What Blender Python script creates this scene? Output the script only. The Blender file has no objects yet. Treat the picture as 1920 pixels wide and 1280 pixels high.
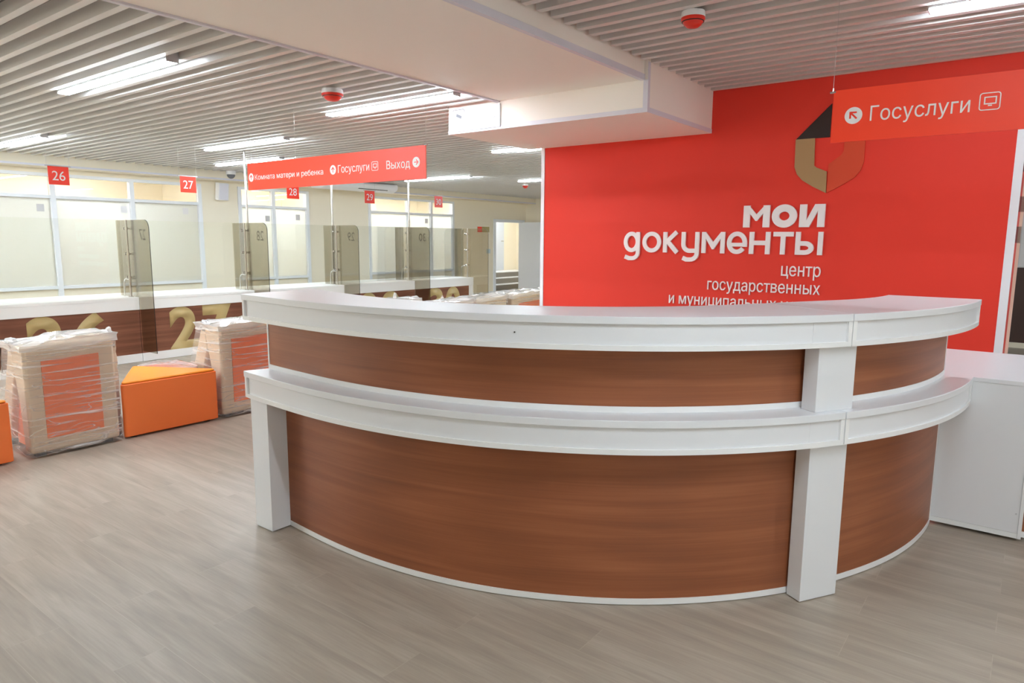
import bpy, bmesh, math, random
from mathutils import Vector, Matrix, noise
random.seed(7)
S = bpy.context.scene
COL = S.collection
PI = math.pi

# ------------------------------------------------------------------ camera, world, exposure
cam_data = bpy.data.cameras.new('camera')
cam = bpy.data.objects.new('camera', cam_data)
COL.objects.link(cam)
yaw, pitch, roll = math.radians(37.23), math.radians(8.41), math.radians(0.40)
fw = Vector((-math.sin(yaw)*math.cos(pitch), math.cos(yaw)*math.cos(pitch), -math.sin(pitch)))
rt0 = Vector((math.cos(yaw), math.sin(yaw), 0)); up0 = rt0.cross(fw)
rt = rt0*math.cos(roll) + up0*math.sin(roll); up = rt.cross(fw)
M = Matrix((rt, up, -fw)).transposed().to_4x4()
M.translation = Vector((0, 0, 1.5))
cam.matrix_world = M
cam_data.sensor_fit = 'HORIZONTAL'; cam_data.sensor_width = 36.0
cam_data.lens = 1291.0/1920.0*36.0
cam_data.clip_start = 0.02; cam_data.clip_end = 100
S.camera = cam
S.cycles.transparent_max_bounces = 32
S.cycles.max_bounces = 14; S.cycles.diffuse_bounces = 8
w = bpy.data.worlds.new('world'); S.world = w; w.use_nodes = True
w.node_tree.nodes['Background'].inputs[0].default_value = (0.9, 0.95, 1, 1)
w.node_tree.nodes['Background'].inputs[1].default_value = 0.15
S.view_settings.view_transform = 'Standard'
S.view_settings.look = 'None'
S.view_settings.gamma = 1.0
S.view_settings.use_curve_mapping = False
S.view_settings.exposure = 1.0
LAMP = 53.0          # emission of a ceiling luminaire's diffuser
OFFICE = 43.0        # emission of the panels in the offices behind the frosted windows

# ------------------------------------------------------------------ materials
def lin(h):
    h = h.lstrip('#'); o = []
    for i in (0, 2, 4):
        c = int(h[i:i+2], 16)/255
        o.append(c/12.92 if c <= 0.04045 else ((c+0.055)/1.055)**2.4)
    return (*o, 1)

def mat(name, hexc='#ffffff', rough=0.5, spec=0.5, metal=0.0, bump=None):
    m = bpy.data.materials.new(name); m.use_nodes = True
    nt = m.node_tree; b = nt.nodes['Principled BSDF']
    b.inputs['Base Color'].default_value = lin(hexc)
    b.inputs['Roughness'].default_value = rough
    b.inputs['Specular IOR Level'].default_value = spec
    b.inputs['Metallic'].default_value = metal
    if bump:
        sc, st = bump
        tc = nt.nodes.new('ShaderNodeTexCoord'); n = nt.nodes.new('ShaderNodeTexNoise')
        n.inputs['Scale'].default_value = sc; n.inputs['Detail'].default_value = 4
        bp = nt.nodes.new('ShaderNodeBump'); bp.inputs['Strength'].default_value = st; bp.inputs['Distance'].default_value = 0.002
        nt.links.new(tc.outputs['Object'], n.inputs['Vector'])
        nt.links.new(n.outputs['Fac'], bp.inputs['Height']); nt.links.new(bp.outputs['Normal'], b.inputs['Normal'])
    return m

def emis(name, col, strength):
    m = bpy.data.materials.new(name); m.use_nodes = True
    nt = m.node_tree; nt.nodes.clear()
    e = nt.nodes.new('ShaderNodeEmission'); o = nt.nodes.new('ShaderNodeOutputMaterial')
    e.inputs[0].default_value = col; e.inputs[1].default_value = strength
    nt.links.new(e.outputs[0], o.inputs[0]); return m

def wood(name, dark, mid, light, rough, gy=1.0, coat=0.0):
    """laminate with a horizontal grain; UV = (metres along, metres up)"""
    m = bpy.data.materials.new(name); m.use_nodes = True
    nt = m.node_tree; L = nt.links; b = nt.nodes['Principled BSDF']
    b.inputs['Roughness'].default_value = rough; b.inputs['Specular IOR Level'].default_value = 0.4
    uv = nt.nodes.new('ShaderNodeUVMap')
    def mp(sx, sy):
        q = nt.nodes.new('ShaderNodeMapping'); q.inputs['Scale'].default_value = (sx, sy, 1)
        L.new(uv.outputs[0], q.inputs[0]); return q
    n1 = nt.nodes.new('ShaderNodeTexNoise'); n1.inputs['Scale'].default_value = 1; n1.inputs['Detail'].default_value = 6
    n1.inputs['Distortion'].default_value = 0.6
    L.new(mp(0.8, 20*gy).outputs[0], n1.inputs['Vector'])
    n2 = nt.nodes.new('ShaderNodeTexNoise'); n2.inputs['Scale'].default_value = 1; n2.inputs['Detail'].default_value = 3
    L.new(mp(2.2, 150*gy).outputs[0], n2.inputs['Vector'])
    wv = nt.nodes.new('ShaderNodeTexWave'); wv.wave_type = 'RINGS'; wv.rings_direction = 'Y'
    wv.inputs['Scale'].default_value = 1.1; wv.inputs['Distortion'].default_value = 4.0; wv.inputs['Detail'].default_value = 3
    wv.inputs['Detail Scale'].default_value = 0.8
    L.new(mp(0.45, 5*gy).outputs[0], wv.inputs['Vector'])
    a1 = nt.nodes.new('ShaderNodeMath'); a1.operation = 'MULTIPLY_ADD'; a1.inputs[1].default_value = 0.28
    L.new(n2.outputs['Fac'], a1.inputs[0]); L.new(n1.outputs['Fac'], a1.inputs[2])
    a2 = nt.nodes.new('ShaderNodeMath'); a2.operation = 'MULTIPLY_ADD'; a2.inputs[1].default_value = 0.12
    L.new(wv.outputs['Fac'], a2.inputs[0]); L.new(a1.outputs[0], a2.inputs[2])
    cr = nt.nodes.new('ShaderNodeValToRGB'); e = cr.color_ramp.elements
    e[0].position = 0.34; e[0].color = lin(dark); e[1].position = 1.06; e[1].color = lin(light)
    k = cr.color_ramp.elements.new(0.68); k.color = lin(mid)
    L.new(a2.outputs[0], cr.inputs[0]); L.new(cr.outputs[0], b.inputs['Base Color'])
    return m

def glass(name, tint, gloss=1.0, rough=0.0):
    """thin sheet: tinted see-through plus a mirror reflection growing at grazing angles"""
    m = bpy.data.materials.new(name); m.use_nodes = True
    nt = m.node_tree; nt.nodes.clear(); L = nt.links
    t = nt.nodes.new('ShaderNodeBsdfTransparent'); t.inputs[0].default_value = lin(tint)
    g = nt.nodes.new('ShaderNodeBsdfGlossy'); g.inputs['Roughness'].default_value = rough
    f = nt.nodes.new('ShaderNodeFresnel'); f.inputs[0].default_value = 1.5
    mu = nt.nodes.new('ShaderNodeMath'); mu.operation = 'MULTIPLY'; mu.inputs[1].default_value = gloss
    x = nt.nodes.new('ShaderNodeMixShader'); o = nt.nodes.new('ShaderNodeOutputMaterial')
    L.new(f.outputs[0], mu.inputs[0]); L.new(mu.outputs[0], x.inputs[0])
    L.new(t.outputs[0], x.inputs[1]); L.new(g.outputs[0], x.inputs[2]); L.new(x.outputs[0], o.inputs[0])
    return m

def frosted(name):
    m = bpy.data.materials.new(name); m.use_nodes = True
    nt = m.node_tree; nt.nodes.clear(); L = nt.links
    d = nt.nodes.new('ShaderNodeBsdfDiffuse'); d.inputs[0].default_value = lin('#efefec')
    t = nt.nodes.new('ShaderNodeBsdfTranslucent'); t.inputs[0].default_value = lin('#eff1ee')
    g = nt.nodes.new('ShaderNodeBsdfGlossy'); g.inputs['Roughness'].default_value = 0.25
    x = nt.nodes.new('ShaderNodeMixShader'); x.inputs[0].default_value = 0.8
    y = nt.nodes.new('ShaderNodeMixShader'); f = nt.nodes.new('ShaderNodeFresnel'); f.inputs[0].default_value = 1.45
    o = nt.nodes.new('ShaderNodeOutputMaterial')
    L.new(d.outputs[0], x.inputs[1]); L.new(t.outputs[0], x.inputs[2])
    L.new(f.outputs[0], y.inputs[0]); L.new(x.outputs[0], y.inputs[1]); L.new(g.outputs[0], y.inputs[2])
    L.new(y.outputs[0], o.inputs[0]); return m

def film_mat(name, amount):
    """stretch film: clear with whitish folds, and glints and haze painted as white streaks, folds running round the wrapped thing"""
    m = bpy.data.materials.new(name); m.use_nodes = True
    nt = m.node_tree; nt.nodes.clear(); L = nt.links
    tc = nt.nodes.new('ShaderNodeTexCoord')
    def nz(sc, rot, det, dist):
        mp = nt.nodes.new('ShaderNodeMapping'); mp.inputs['Scale'].default_value = sc; mp.inputs['Rotation'].default_value = rot
        L.new(tc.outputs['Object'], mp.inputs[0])
        n = nt.nodes.new('ShaderNodeTexNoise'); n.inputs['Scale'].default_value = 1; n.inputs['Detail'].default_value = det; n.inputs['Distortion'].default_value = dist
        L.new(mp.outputs[0], n.inputs['Vector']); return n
    def ridge(n, wdt):            # thin crease lines where the noise crosses its middle
        a = nt.nodes.new('ShaderNodeMath'); a.operation = 'SUBTRACT'; a.inputs[1].default_value = 0.5; L.new(n.outputs['Fac'], a.inputs[0])
        b = nt.nodes.new('ShaderNodeMath'); b.operation = 'ABSOLUTE'; L.new(a.outputs[0], b.inputs[0])
        c = nt.nodes.new('ShaderNodeMapRange'); c.inputs['From Min'].default_value = 0; c.inputs['From Max'].default_value = wdt
        c.inputs['To Min'].default_value = 1; c.inputs['To Max'].default_value = 0; L.new(b.outputs[0], c.inputs['Value']); return c
    n = nz((1.5, 1.5, 44), (0.24, 0.08, 0), 5, 0.7)
    r1 = ridge(nz((1.0, 1.0, 7), (0.5, 0.15, 0), 2.5, 0.5), 0.006); r2 = ridge(nz((0.9, 0.9, 8), (-0.45, -0.1, 0), 2.5, 0.45), 0.005)
    mx = nt.nodes.new('ShaderNodeMath'); mx.operation = 'MAXIMUM'; L.new(r1.outputs[0], mx.inputs[0]); L.new(r2.outputs[0], mx.inputs[1])
    ms = nt.nodes.new('ShaderNodeMath'); ms.operation = 'MULTIPLY'; ms.inputs[1].default_value = 0.6; L.new(mx.outputs[0], ms.inputs[0])
    cr0 = nt.nodes.new('ShaderNodeMapRange'); cr0.inputs['From Min'].default_value = 0.55; cr0.inputs['From Max'].default_value = 0.74; cr0.inputs['To Min'].default_value = amount; cr0.inputs['To Max'].default_value = min(1, amount+0.7)  # white streaks painted in for the film's glints and haze
    L.new(n.outputs['Fac'], cr0.inputs['Value'])
    cr = nt.nodes.new('ShaderNodeMath'); cr.operation = 'MAXIMUM'; L.new(cr0.outputs[0], cr.inputs[0]); L.new(ms.outputs[0], cr.inputs[1])
    bp = nt.nodes.new('ShaderNodeBump'); bp.inputs['Strength'].default_value = 0.6; bp.inputs['Distance'].default_value = 0.01
    L.new(n.outputs['Fac'], bp.inputs['Height'])
    t = nt.nodes.new('ShaderNodeBsdfTransparent')
    p = nt.nodes.new('ShaderNodeBsdfPrincipled'); p.inputs['Base Color'].default_value = lin('#f2eeec'); p.inputs['Roughness'].default_value = 0.16
    L.new(bp.outputs['Normal'], p.inputs['Normal'])
    g = nt.nodes.new('ShaderNodeBsdfGlossy'); g.inputs['Roughness'].default_value = 0.12; L.new(bp.outputs['Normal'], g.inputs['Normal'])
    f = nt.nodes.new('ShaderNodeFresnel'); f.inputs[0].default_value = 1.2; L.new(bp.outputs['Normal'], f.inputs['Normal'])
    x = nt.nodes.new('ShaderNodeMixShader'); y = nt.nodes.new('ShaderNodeMixShader'); o = nt.nodes.new('ShaderNodeOutputMaterial')
    L.new(cr.outputs[0], x.inputs[0]); L.new(t.outputs[0], x.inputs[1]); L.new(p.outputs[0], x.inputs[2])
    L.new(f.outputs[0], y.inputs[0]); L.new(x.outputs[0], y.inputs[1]); L.new(g.outputs[0], y.inputs[2])
    L.new(y.outputs[0], o.inputs[0]); return m

def floor_mat():
    m = bpy.data.materials.new('vinyl_planks'); m.use_nodes = True
    nt = m.node_tree; L = nt.links; b = nt.nodes['Principled BSDF']
    tc = nt.nodes.new('ShaderNodeTexCoord')
    br = nt.nodes.new('ShaderNodeTexBrick'); br.offset = 0.37; br.squash = 1
    br.inputs['Scale'].default_value = 1; br.inputs['Brick Width'].default_value = 1.22; br.inputs['Row Height'].default_value = 0.184
    br.inputs['Mortar Size'].default_value = 0.0016; br.inputs['Mortar Smooth'].default_value = 0.3
    br.inputs['Color1'].default_value = (0, 0, 0, 1); br.inputs['Color2'].default_value = (1, 1, 1, 1); br.inputs['Mortar'].default_value = (0.5, 0.5, 0.5, 1)
    L.new(tc.outputs['Object'], br.inputs['Vector'])
    sep = nt.nodes.new('ShaderNodeSeparateXYZ'); L.new(tc.outputs['Object'], sep.inputs[0])
    cmb = nt.nodes.new('ShaderNodeCombineXYZ')
    sh = nt.nodes.new('ShaderNodeMath'); sh.operation = 'MULTIPLY_ADD'; sh.inputs[1].default_value = 17.0
    bw = nt.nodes.new('ShaderNodeRGBToBW'); L.new(br.outputs['Color'], bw.inputs[0]); L.new(bw.outputs[0], sh.inputs[0]); L.new(sep.outputs['X'], sh.inputs[2])
    L.new(sh.outputs[0], cmb.inputs[0]); L.new(sep.outputs['Y'], cmb.inputs[1])
    def nz(sx, sy, det, dist=0.0):
        q = nt.nodes.new('ShaderNodeMapping'); q.inputs['Scale'].default_value = (sx, sy, 1); L.new(cmb.outputs[0], q.inputs[0])
        n = nt.nodes.new('ShaderNodeTexNoise'); n.inputs['Scale'].default_value = 1; n.inputs['Detail'].default_value = det; n.inputs['Distortion'].default_value = dist
        L.new(q.outputs[0], n.inputs['Vector']); return n
    n1 = nz(1.8, 16, 5, 0.5); n2 = nz(6, 110, 3); n3 = nz(0.7, 0.9, 2)
    a = nt.nodes.new('ShaderNodeMath'); a.operation = 'MULTIPLY_ADD'; a.inputs[1].default_value = 0.4; L.new(n2.outputs['Fac'], a.inputs[0]); L.new(n1.outputs['Fac'], a.inputs[2])
    c = nt.nodes.new('ShaderNodeMath'); c.operation = 'MULTIPLY_ADD'; c.inputs[1].default_value = 0.10; L.new(bw.outputs[0], c.inputs[0]); L.new(a.outputs[0], c.inputs[2])
    cr = nt.nodes.new('ShaderNodeValToRGB'); e = cr.color_ramp.elements
    e[0].position = 0.45; e[0].color = lin('#988c7e'); e[1].position = 1.05; e[1].color = lin('#b4a899')
    k = cr.color_ramp.elements.new(0.75); k.color = lin('#a79a8b')
    L.new(c.outputs[0], cr.inputs[0])
    mx = nt.nodes.new('ShaderNodeMix'); mx.data_type = 'RGBA'; mx.inputs[7].default_value = lin('#c3b6a6')
    mf = nt.nodes.new('ShaderNodeMath'); mf.operation = 'MULTIPLY'; mf.inputs[1].default_value = 0.28; L.new(br.outputs['Fac'], mf.inputs[0])
    L.new(mf.outputs[0], mx.inputs[0]); L.new(cr.outputs[0], mx.inputs[6]); L.new(mx.outputs[2], b.inputs['Base Color'])
    rr = nt.nodes.new('ShaderNodeMath'); rr.operation = 'MULTIPLY_ADD'; rr.inputs[1].default_value = 0.12; rr.inputs[2].default_value = 0.36
    L.new(n3.outputs['Fac'], rr.inputs[0]); L.new(rr.outputs[0], b.inputs['Roughness'])
    b.inputs['Specular IOR Level'].default_value = 0.45
    bp = nt.nodes.new('ShaderNodeBump'); bp.inputs['Strength'].default_value = 0.12; bp.inputs['Distance'].default_value = 0.002
    L.new(a.outputs[0], bp.inputs['Height']); L.new(bp.outputs['Normal'], b.inputs['Normal'])
    return m

MT = dict(
    floor=floor_mat(),
    cream=mat('cream_paint', '#f1e9d6', 0.75, 0.25, bump=(60, 0.08)),
    office_paint=mat('pale_office_paint', '#f3eee2', 0.8, 0.2),
    beam=mat('beam_paint', '#f7f3ec', 0.7, 0.25, bump=(60, 0.06)),
    bead=mat('corner_bead', '#dcdce6', 0.5),
    red=mat('red_wall_film', '#e23b2c', 0.6, 0.3),
    redside=mat('red_side_film', '#d0443a', 0.5, 0.4),  # duller than the front film: grazing reflections are mixed into the colour
    signred=mat('red_acrylic', '#ff4a2e', 0.36, 0.3),
    signred2=mat('red_plastic', '#fa3c26', 0.35, 0.5),
    white=mat('white_laminate', '#e2e3e6', 0.34, 0.45), white_lit=mat('lit_white_laminate', '#f7f7f7', 0.34, 0.45),  # same laminate twice; the paler one has the counters' stronger light painted in
    whiteedge=mat('white_edge_banding', '#ececec', 0.3, 0.45),
    whiteplastic=mat('white_plastic', '#ececee', 0.4),
    whitepaint=mat('white_frame_paint', '#e9edf3', 0.35, 0.5),
    letter=mat('white_letter_face', '#f0ecec', 0.4),
    cherry=wood('cherry_laminate', '#7a4830', '#8f5436', '#a26341', 0.42),
    walnut=wood('counter_laminate', '#633a29', '#7c4c38', '#94614a', 0.45),
    gold=mat('matte_gold_film', '#c3ab76', 0.45, 0.5),
    tan=mat('emblem_tan', '#a8865a', 0.5), dark=mat('emblem_dark', '#2b1b17', 0.5), orange2=mat('emblem_orange', '#d2431e', 0.5),
    slat=mat('slat_enamel', '#dcdad8', 0.42, 0.5),
    plenum=mat('plenum_grey', '#8e8a88', 0.9, 0.1),
    steel=mat('stainless_steel', '#d2d0cc', 0.2, 0.5, 1.0),
    wire=mat('steel_wire', '#c9c9c9', 0.4, 0.5, 0.6),
    black=mat('black_plastic', '#1c1a1a', 0.4),
    domeglass=mat('smoked_dome', '#6a6b70', 0.08, 0.6),
    detred=mat('detector_red', '#e03322', 0.3, 0.5),
    orange=mat('orange_vinyl', '#f97f3c', 0.42, 0.45, bump=(220, 0.15)),
    amber=mat('amber_vinyl', '#f3952e', 0.42, 0.45, bump=(220, 0.15)),
    beige=mat('beige_vinyl', '#e2cdb2', 0.5, 0.4, bump=(200, 0.15)),
    film=film_mat('stretch_film', 0.12), filmdense=film_mat('gathered_stretch_film', 0.45),
    clear=glass('clear_glass', '#fcfdfb', 0.6), tint=glass('bronze_glass', '#f1ece1', 0.7),
    transom=glass('window_glass', '#ece8e0', 0.6),
    acrylic=glass('acrylic', '#e6e4e4', 1.6, 0.05),
    frost=frosted('frosted_film'),
    brownprint=mat('brown_print', '#2e2118', 0.5),
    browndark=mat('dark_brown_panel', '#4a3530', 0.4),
    sticker=mat('sticker_grey', '#c9c9cc', 0.6), stickerp=mat('sticker_pale', '#e6e6ea', 0.6),
    grey=mat('grey_step', '#86817a', 0.7), paleblue=mat('pale_blue_door', '#ccd3dc', 0.4),
    switch=mat('switch_blue', '#c3d2d8', 0.4), olive=mat('olive_plate', '#b0a06c', 0.5),
    faint=mat('grey_print', '#6c6f77', 0.6), faint2=mat('pale_grey_print', '#8a8d95', 0.6),
    lamp=emis('led_diffuser', (0.82, 0.925, 1.0, 1), LAMP),
    office=emis('office_panel', (0.95, 0.975, 1.0, 1), OFFICE),
    alu=mat('lamp_housing', '#cfcfd2', 0.4, 0.5, 0.3),
)

# ------------------------------------------------------------------ builders
ORG = {}
_lay = [0]
def lay(d):
    """every letter stroke stands a hair prouder than the last, so overlapping strokes never share a face"""
    _lay[0] += 1; return d+(_lay[0] % 17)*0.00006
def tag(o, label=None, cat=None, group=None, kind=None):
    if label: o['label'] = label
    if cat: o['category'] = cat
    if group: o['group'] = group
    if kind: o['kind'] = kind
    return o
def thing(name, label, cat, loc=(0, 0, 0), group=None):
    o = bpy.data.objects.new(name, None); COL.objects.link(o); o.location = loc
    o.empty_display_size = 0.1
    ORG[o.name] = Vector(loc)
    return tag(o, label, cat, group)
def obj(name, bm, m, parent=None, bevel=0, smooth=False, uvf=None, label=None):
    """bm is in world coordinates; a child is re-based on its thing's origin"""
    bmesh.ops.recalc_face_normals(bm, faces=bm.faces[:])
    if uvf:
        lay = bm.loops.layers.uv.new('UVMap')
        for f in bm.faces:
            for l in f.loops: l[lay].uv = uvf(l.vert.co, f.normal)
    org = ORG[parent.name] if parent else None
    if org is not None:
        for v in bm.verts: v.co -= org
    me = bpy.data.meshes.new(name); bm.to_mesh(me); bm.free()
    for x in (m if isinstance(m, (list, tuple)) else [m]): me.materials.append(x)
    if smooth:
        for p in me.polygons: p.use_smooth = True
        me.set_sharp_from_angle(angle=math.radians(32))
    o = bpy.data.objects.new(name, me); COL.objects.link(o)
    if parent: o.parent = parent; ORG[o.name] = org
    if bevel:
        b = o.modifiers.new('bevel', 'BEVEL'); b.width = bevel; b.segments = 2; b.limit_method = 'ANGLE'; b.angle_limit = math.radians(40)
    if label: o['label'] = label
    return o
def struct(name, bm, m, **k):
    o = obj(name, bm, m, **k); o['kind'] = 'structure'; return o
def B(): return bmesh.new()
def box(bm, x0, x1, y0, y1, z0, z1, mi=0, xf=None):
    vs = [bm.verts.new((x, y, z)) for x in (x0, x1) for y in (y0, y1) for z in (z0, z1)]
    if xf:
        for v in vs: v.co = xf @ v.co
    for q in ((0, 1, 3, 2), (4, 6, 7, 5), (0, 4, 5, 1), (2, 3, 7, 6), (0, 2, 6, 4), (1, 5, 7, 3)):
        f = bm.faces.new([vs[i] for i in q]); f.material_index = mi
    return bm
def bx(*a): return box(B(), *a)
def cyl(bm, p, q, r, n=12, r2=None, caps=True):
    p, q = Vector(p), Vector(q); d = (q-p).normalized()
    a = d.orthogonal().normalized(); b = d.cross(a); r2 = r if r2 is None else r2
    A = [bm.verts.new(p+(a*math.cos(2*PI*i/n)+b*math.sin(2*PI*i/n))*r) for i in range(n)]
    Bv = [bm.verts.new(q+(a*math.cos(2*PI*i/n)+b*math.sin(2*PI*i/n))*r2) for i in range(n)]
    for i in range(n): bm.faces.new((A[i], A[(i+1) % n], Bv[(i+1) % n], Bv[i]))
    if caps: bm.faces.new(A[::-1]); bm.faces.new(Bv)
    return bm
def tube(bm, pts, r, n=10):
    pts = [Vector(p) for p in pts]; rings = []
    for i, p in enumerate(pts):
        d = (pts[min(i+1, len(pts)-1)]-pts[max(i-1, 0)]).normalized()
        a = d.orthogonal().normalized() if i == 0 else (rings_a - d*rings_a.dot(d)).normalized()
        rings_a = a; b = d.cross(a)
        rings.append([bm.verts.new(p+(a*math.cos(2*PI*k/n)+b*math.sin(2*PI*k/n))*r) for k in range(n)])
    for R, T in zip(rings, rings[1:]):
        for k in range(n): bm.faces.new((R[k], R[(k+1) % n], T[(k+1) % n], T[k]))
    bm.faces.new(rings[0][::-1]); bm.faces.new(rings[-1]); return bm
def lathe(bm, c, prof, n=28, axis='z'):
    c = Vector(c); rings = []
    for r, h in prof:
        rings.append([bm.verts.new(c+Vector((r*math.cos(2*PI*k/n), r*math.sin(2*PI*k/n), h))) for k in range(n)])
    for R, T in zip(rings, rings[1:]):
        for k in range(n): bm.faces.new((R[k], R[(k+1) % n], T[(k+1) % n], T[k]))
    bm.faces.new(rings[0][::-1]); bm.faces.new(rings[-1]); return bm
def prism(bm, pts, fn, d0, d1):
    """flat polygon pts (a, b) pushed from depth d0 to d1; fn(a, b, d) gives the world point"""
    A = [bm.verts.new(fn(a, b, d0)) for a, b in pts]; Q = [bm.verts.new(fn(a, b, d1)) for a, b in pts]
    n = len(pts)
    bm.faces.new(A); bm.faces.new(Q[::-1])
    for i in range(n): bm.faces.new((A[i], A[(i+1) % n], Q[(i+1) % n], Q[i]))
    return bm
def ribbon(bm, pts, wd, fn, d0, d1, closed=False):
    P = [Vector((a, b)) for a, b in pts]; n = len(P); Lf = []; Rg = []
    for i in range(n):
        if closed: a, b = P[i-1], P[(i+1) % n]
        else: a, b = P[max(i-1, 0)], P[min(i+1, n-1)]
        d1v = (P[i]-a).normalized() if (closed or i > 0) else (b-P[i]).normalized()
        d2v = (b-P[i]).normalized() if (closed or i < n-1) else d1v
        t = (d1v+d2v).normalized(); nrm = Vector((-t.y, t.x)); k = max(0.35, nrm.dot(Vector((-d1v.y, d1v.x))))
        Lf.append(P[i]+nrm*wd/2/k); Rg.append(P[i]-nrm*wd/2/k)
    V = [[bm.verts.new(fn(q.x, q.y, d)) for q in s] for s in (Lf, Rg) for d in (d0, d1)]
    seg = range(n) if closed else range(n-1)
    for i in seg:
        j = (i+1) % n
        bm.faces.new((V[0][i], V[0][j], V[2][j], V[2][i])); bm.faces.new((V[1][i], V[3][i], V[3][j], V[1][j]))
        bm.faces.new((V[0][i], V[1][i], V[1][j], V[0][j])); bm.faces.new((V[2][i], V[2][j], V[3][j], V[3][i]))
    if not closed:
        for i in (0, n-1): bm.faces.new((V[0][i], V[2][i], V[3][i], V[1][i]))
    return bm
def arc(cx, cy, rx, ry, a0, a1, n=20):
    return [(cx+rx*math.cos(math.radians(a0+(a1-a0)*i/n)), cy+ry*math.sin(math.radians(a0+(a1-a0)*i/n))) for i in range(n+1)]
def disc(cx, cy, r, n=32): return arc(cx, cy, r, r, 0, 360, n)[:-1]
def rrect(x0, x1, y0, y1, r, n=5):
    return (arc(x1-r, y1-r, r, r, 0, 90, n)+arc(x0+r, y1-r, r, r, 90, 180, n)+arc(x0+r, y0+r, r, r, 180, 270, n)+arc(x1-r, y0+r, r, r, 270, 360, n))

# text: a flat extruded mesh from the built-in font, mapped by fn(a, b, d)
def text_raw(s, bold=0.0):
    cu = bpy.data.curves.new('lettering', 'FONT'); cu.body = s; cu.offset = bold; cu.resolution_u = 14
    ob = bpy.data.objects.new('lettering', cu); COL.objects.link(ob)
    bpy.context.view_layer.update()
    dg = bpy.context.evaluated_depsgraph_get()
    me = bpy.data.meshes.new_from_object(ob.evaluated_get(dg))
    bpy.data.objects.remove(ob); bpy.data.curves.remove(cu)
    return me
_cap = {}
def cap_height():
    if 'h' not in _cap:
        me = text_raw('Н'); ys = [v.co.y for v in me.vertices]; _cap['h'] = max(ys)-min(ys); bpy.data.meshes.remove(me)
    return _cap['h']
def glyph_contours(s):
    from mathutils.geometry import interpolate_bezier
    cu = bpy.data.curves.new('lettering', 'FONT'); cu.body = s
    ob = bpy.data.objects.new('lettering', cu); COL.objects.link(ob); bpy.context.view_layer.update()
    c2 = ob.to_curve(bpy.context.evaluated_depsgraph_get()); out = []
    for sp in c2.splines:
        bp = sp.bezier_points; n = len(bp); P = []
        for i in range(n):
            a, b = bp[i], bp[(i+1) % n]
            straight = (a.handle_right-a.co).cross(b.co-a.co).length < 1e-5 and (b.handle_left-b.co).cross(b.co-a.co).length < 1e-5
            q = [a.co, b.co] if straight else interpolate_bezier(a.co, a.handle_right, b.handle_left, b.co, 6)
            P += [Vector((v[0], v[1], 0)) for v in q[:-1]]
        out.append(P)
    ob.to_curve_clear(); bpy.data.objects.remove(ob); bpy.data.curves.remove(cu)
    return out
def text2(bm, s, a0, a1, base, cap, fn, d0, d1):
    from mathutils.geometry import delaunay_2d_cdt
    Cs = glyph_contours(s); V = []; E = []
    for P in Cs:
        n0 = len(V); n = len(P); V += [Vector((v.x, v.y)) for v in P]; E += [(n0+i, n0+(i+1) % n) for i in range(n)]
    xs = [v.x for v in V]; lo, hi = min(xs), max(xs); k = cap/cap_height()
    vs, _, fs, _, _, _ = delaunay_2d_cdt(V, E, [], 0, 1e-6, False)
    def winding(p):
        wn = 0
        for P in Cs:
            for a, b in zip(P, P[1:]+P[:1]):
                side = (b.x-a.x)*(p.y-a.y)-(p.x-a.x)*(b.y-a.y)
                if a.y <= p.y < b.y and side > 0: wn += 1
                elif b.y <= p.y < a.y and side < 0: wn -= 1
        return wn
    keep = [f for f in fs if winding(sum((vs[i] for i in f), Vector((0, 0)))/len(f)) != 0]
    mp = lambda v, d: fn(a0+(v.x-lo)/(hi-lo)*(a1-a0), base+v.y*k, d)
    F = {}; K = {}; cnt = {}
    for f in keep:
        for i in f:
            if i not in F: F[i] = bm.verts.new(mp(vs[i], d1)); K[i] = bm.verts.new(mp(vs[i], d0))
        bm.faces.new([F[i] for i in f])
        for a, b in zip(f, f[1:]+f[:1]): cnt[frozenset((a, b))] = cnt.get(frozenset((a, b)), 0)+1
    for e, c in cnt.items():
        if c == 1: a, b = tuple(e); bm.faces.new((F[a], F[b], K[b], K[a]))
    return bm
def words(s, a0, a1):
    """the span each word of a line takes when the whole line runs from a0 to a1"""
    Cs = glyph_contours(s); xs = [v.x for P in Cs for v in P]; lo, hi = min(xs), max(xs); i = 0
    for w_ in s.split():
        n = len(glyph_contours(w_)); q = [v.x for P in Cs[i:i+n] for v in P]; i += n
        yield w_, a0+(min(q)-lo)/(hi-lo)*(a1-a0), a0+(max(q)-lo)/(hi-lo)*(a1-a0)
def text(bm, s, a0, a1, base, cap, fn, d0, d1, bold=0.0):
    if bold < 0.02: return text2(bm, s, a0, a1, base, cap, fn, d0, d1)
    me = text_raw(s, bold); xs = [v.co.x for v in me.vertices]; lo, hi = min(xs), max(xs)
    k = cap/cap_height(); t = bmesh.new(); t.from_mesh(me); bpy.data.meshes.remove(me)
    bmesh.ops.remove_doubles(t, verts=t.verts[:], dist=1e-5)
    r = bmesh.ops.extrude_face_region(t, geom=t.faces[:])
    top = {v for v in r['geom'] if isinstance(v, bmesh.types.BMVert)}
    for v in t.verts:
        a = a0+(v.co.x-lo)/(hi-lo)*(a1-a0); b = base+v.co.y*k
        v.co = fn(a, b, d1 if v in top else d0)
    me2 = bpy.data.meshes.new('t'); t.to_mesh(me2); t.free(); bm.from_mesh(me2); bpy.data.meshes.remove(me2)
    return bm
def wall_fn(y): return lambda a, b, d: Vector((a, y-d, b))          # faces the camera side (-Y)
def side_fn(x): return lambda a, b, d: Vector((x+d, a, b))          # faces +X, reads along +Y

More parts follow.
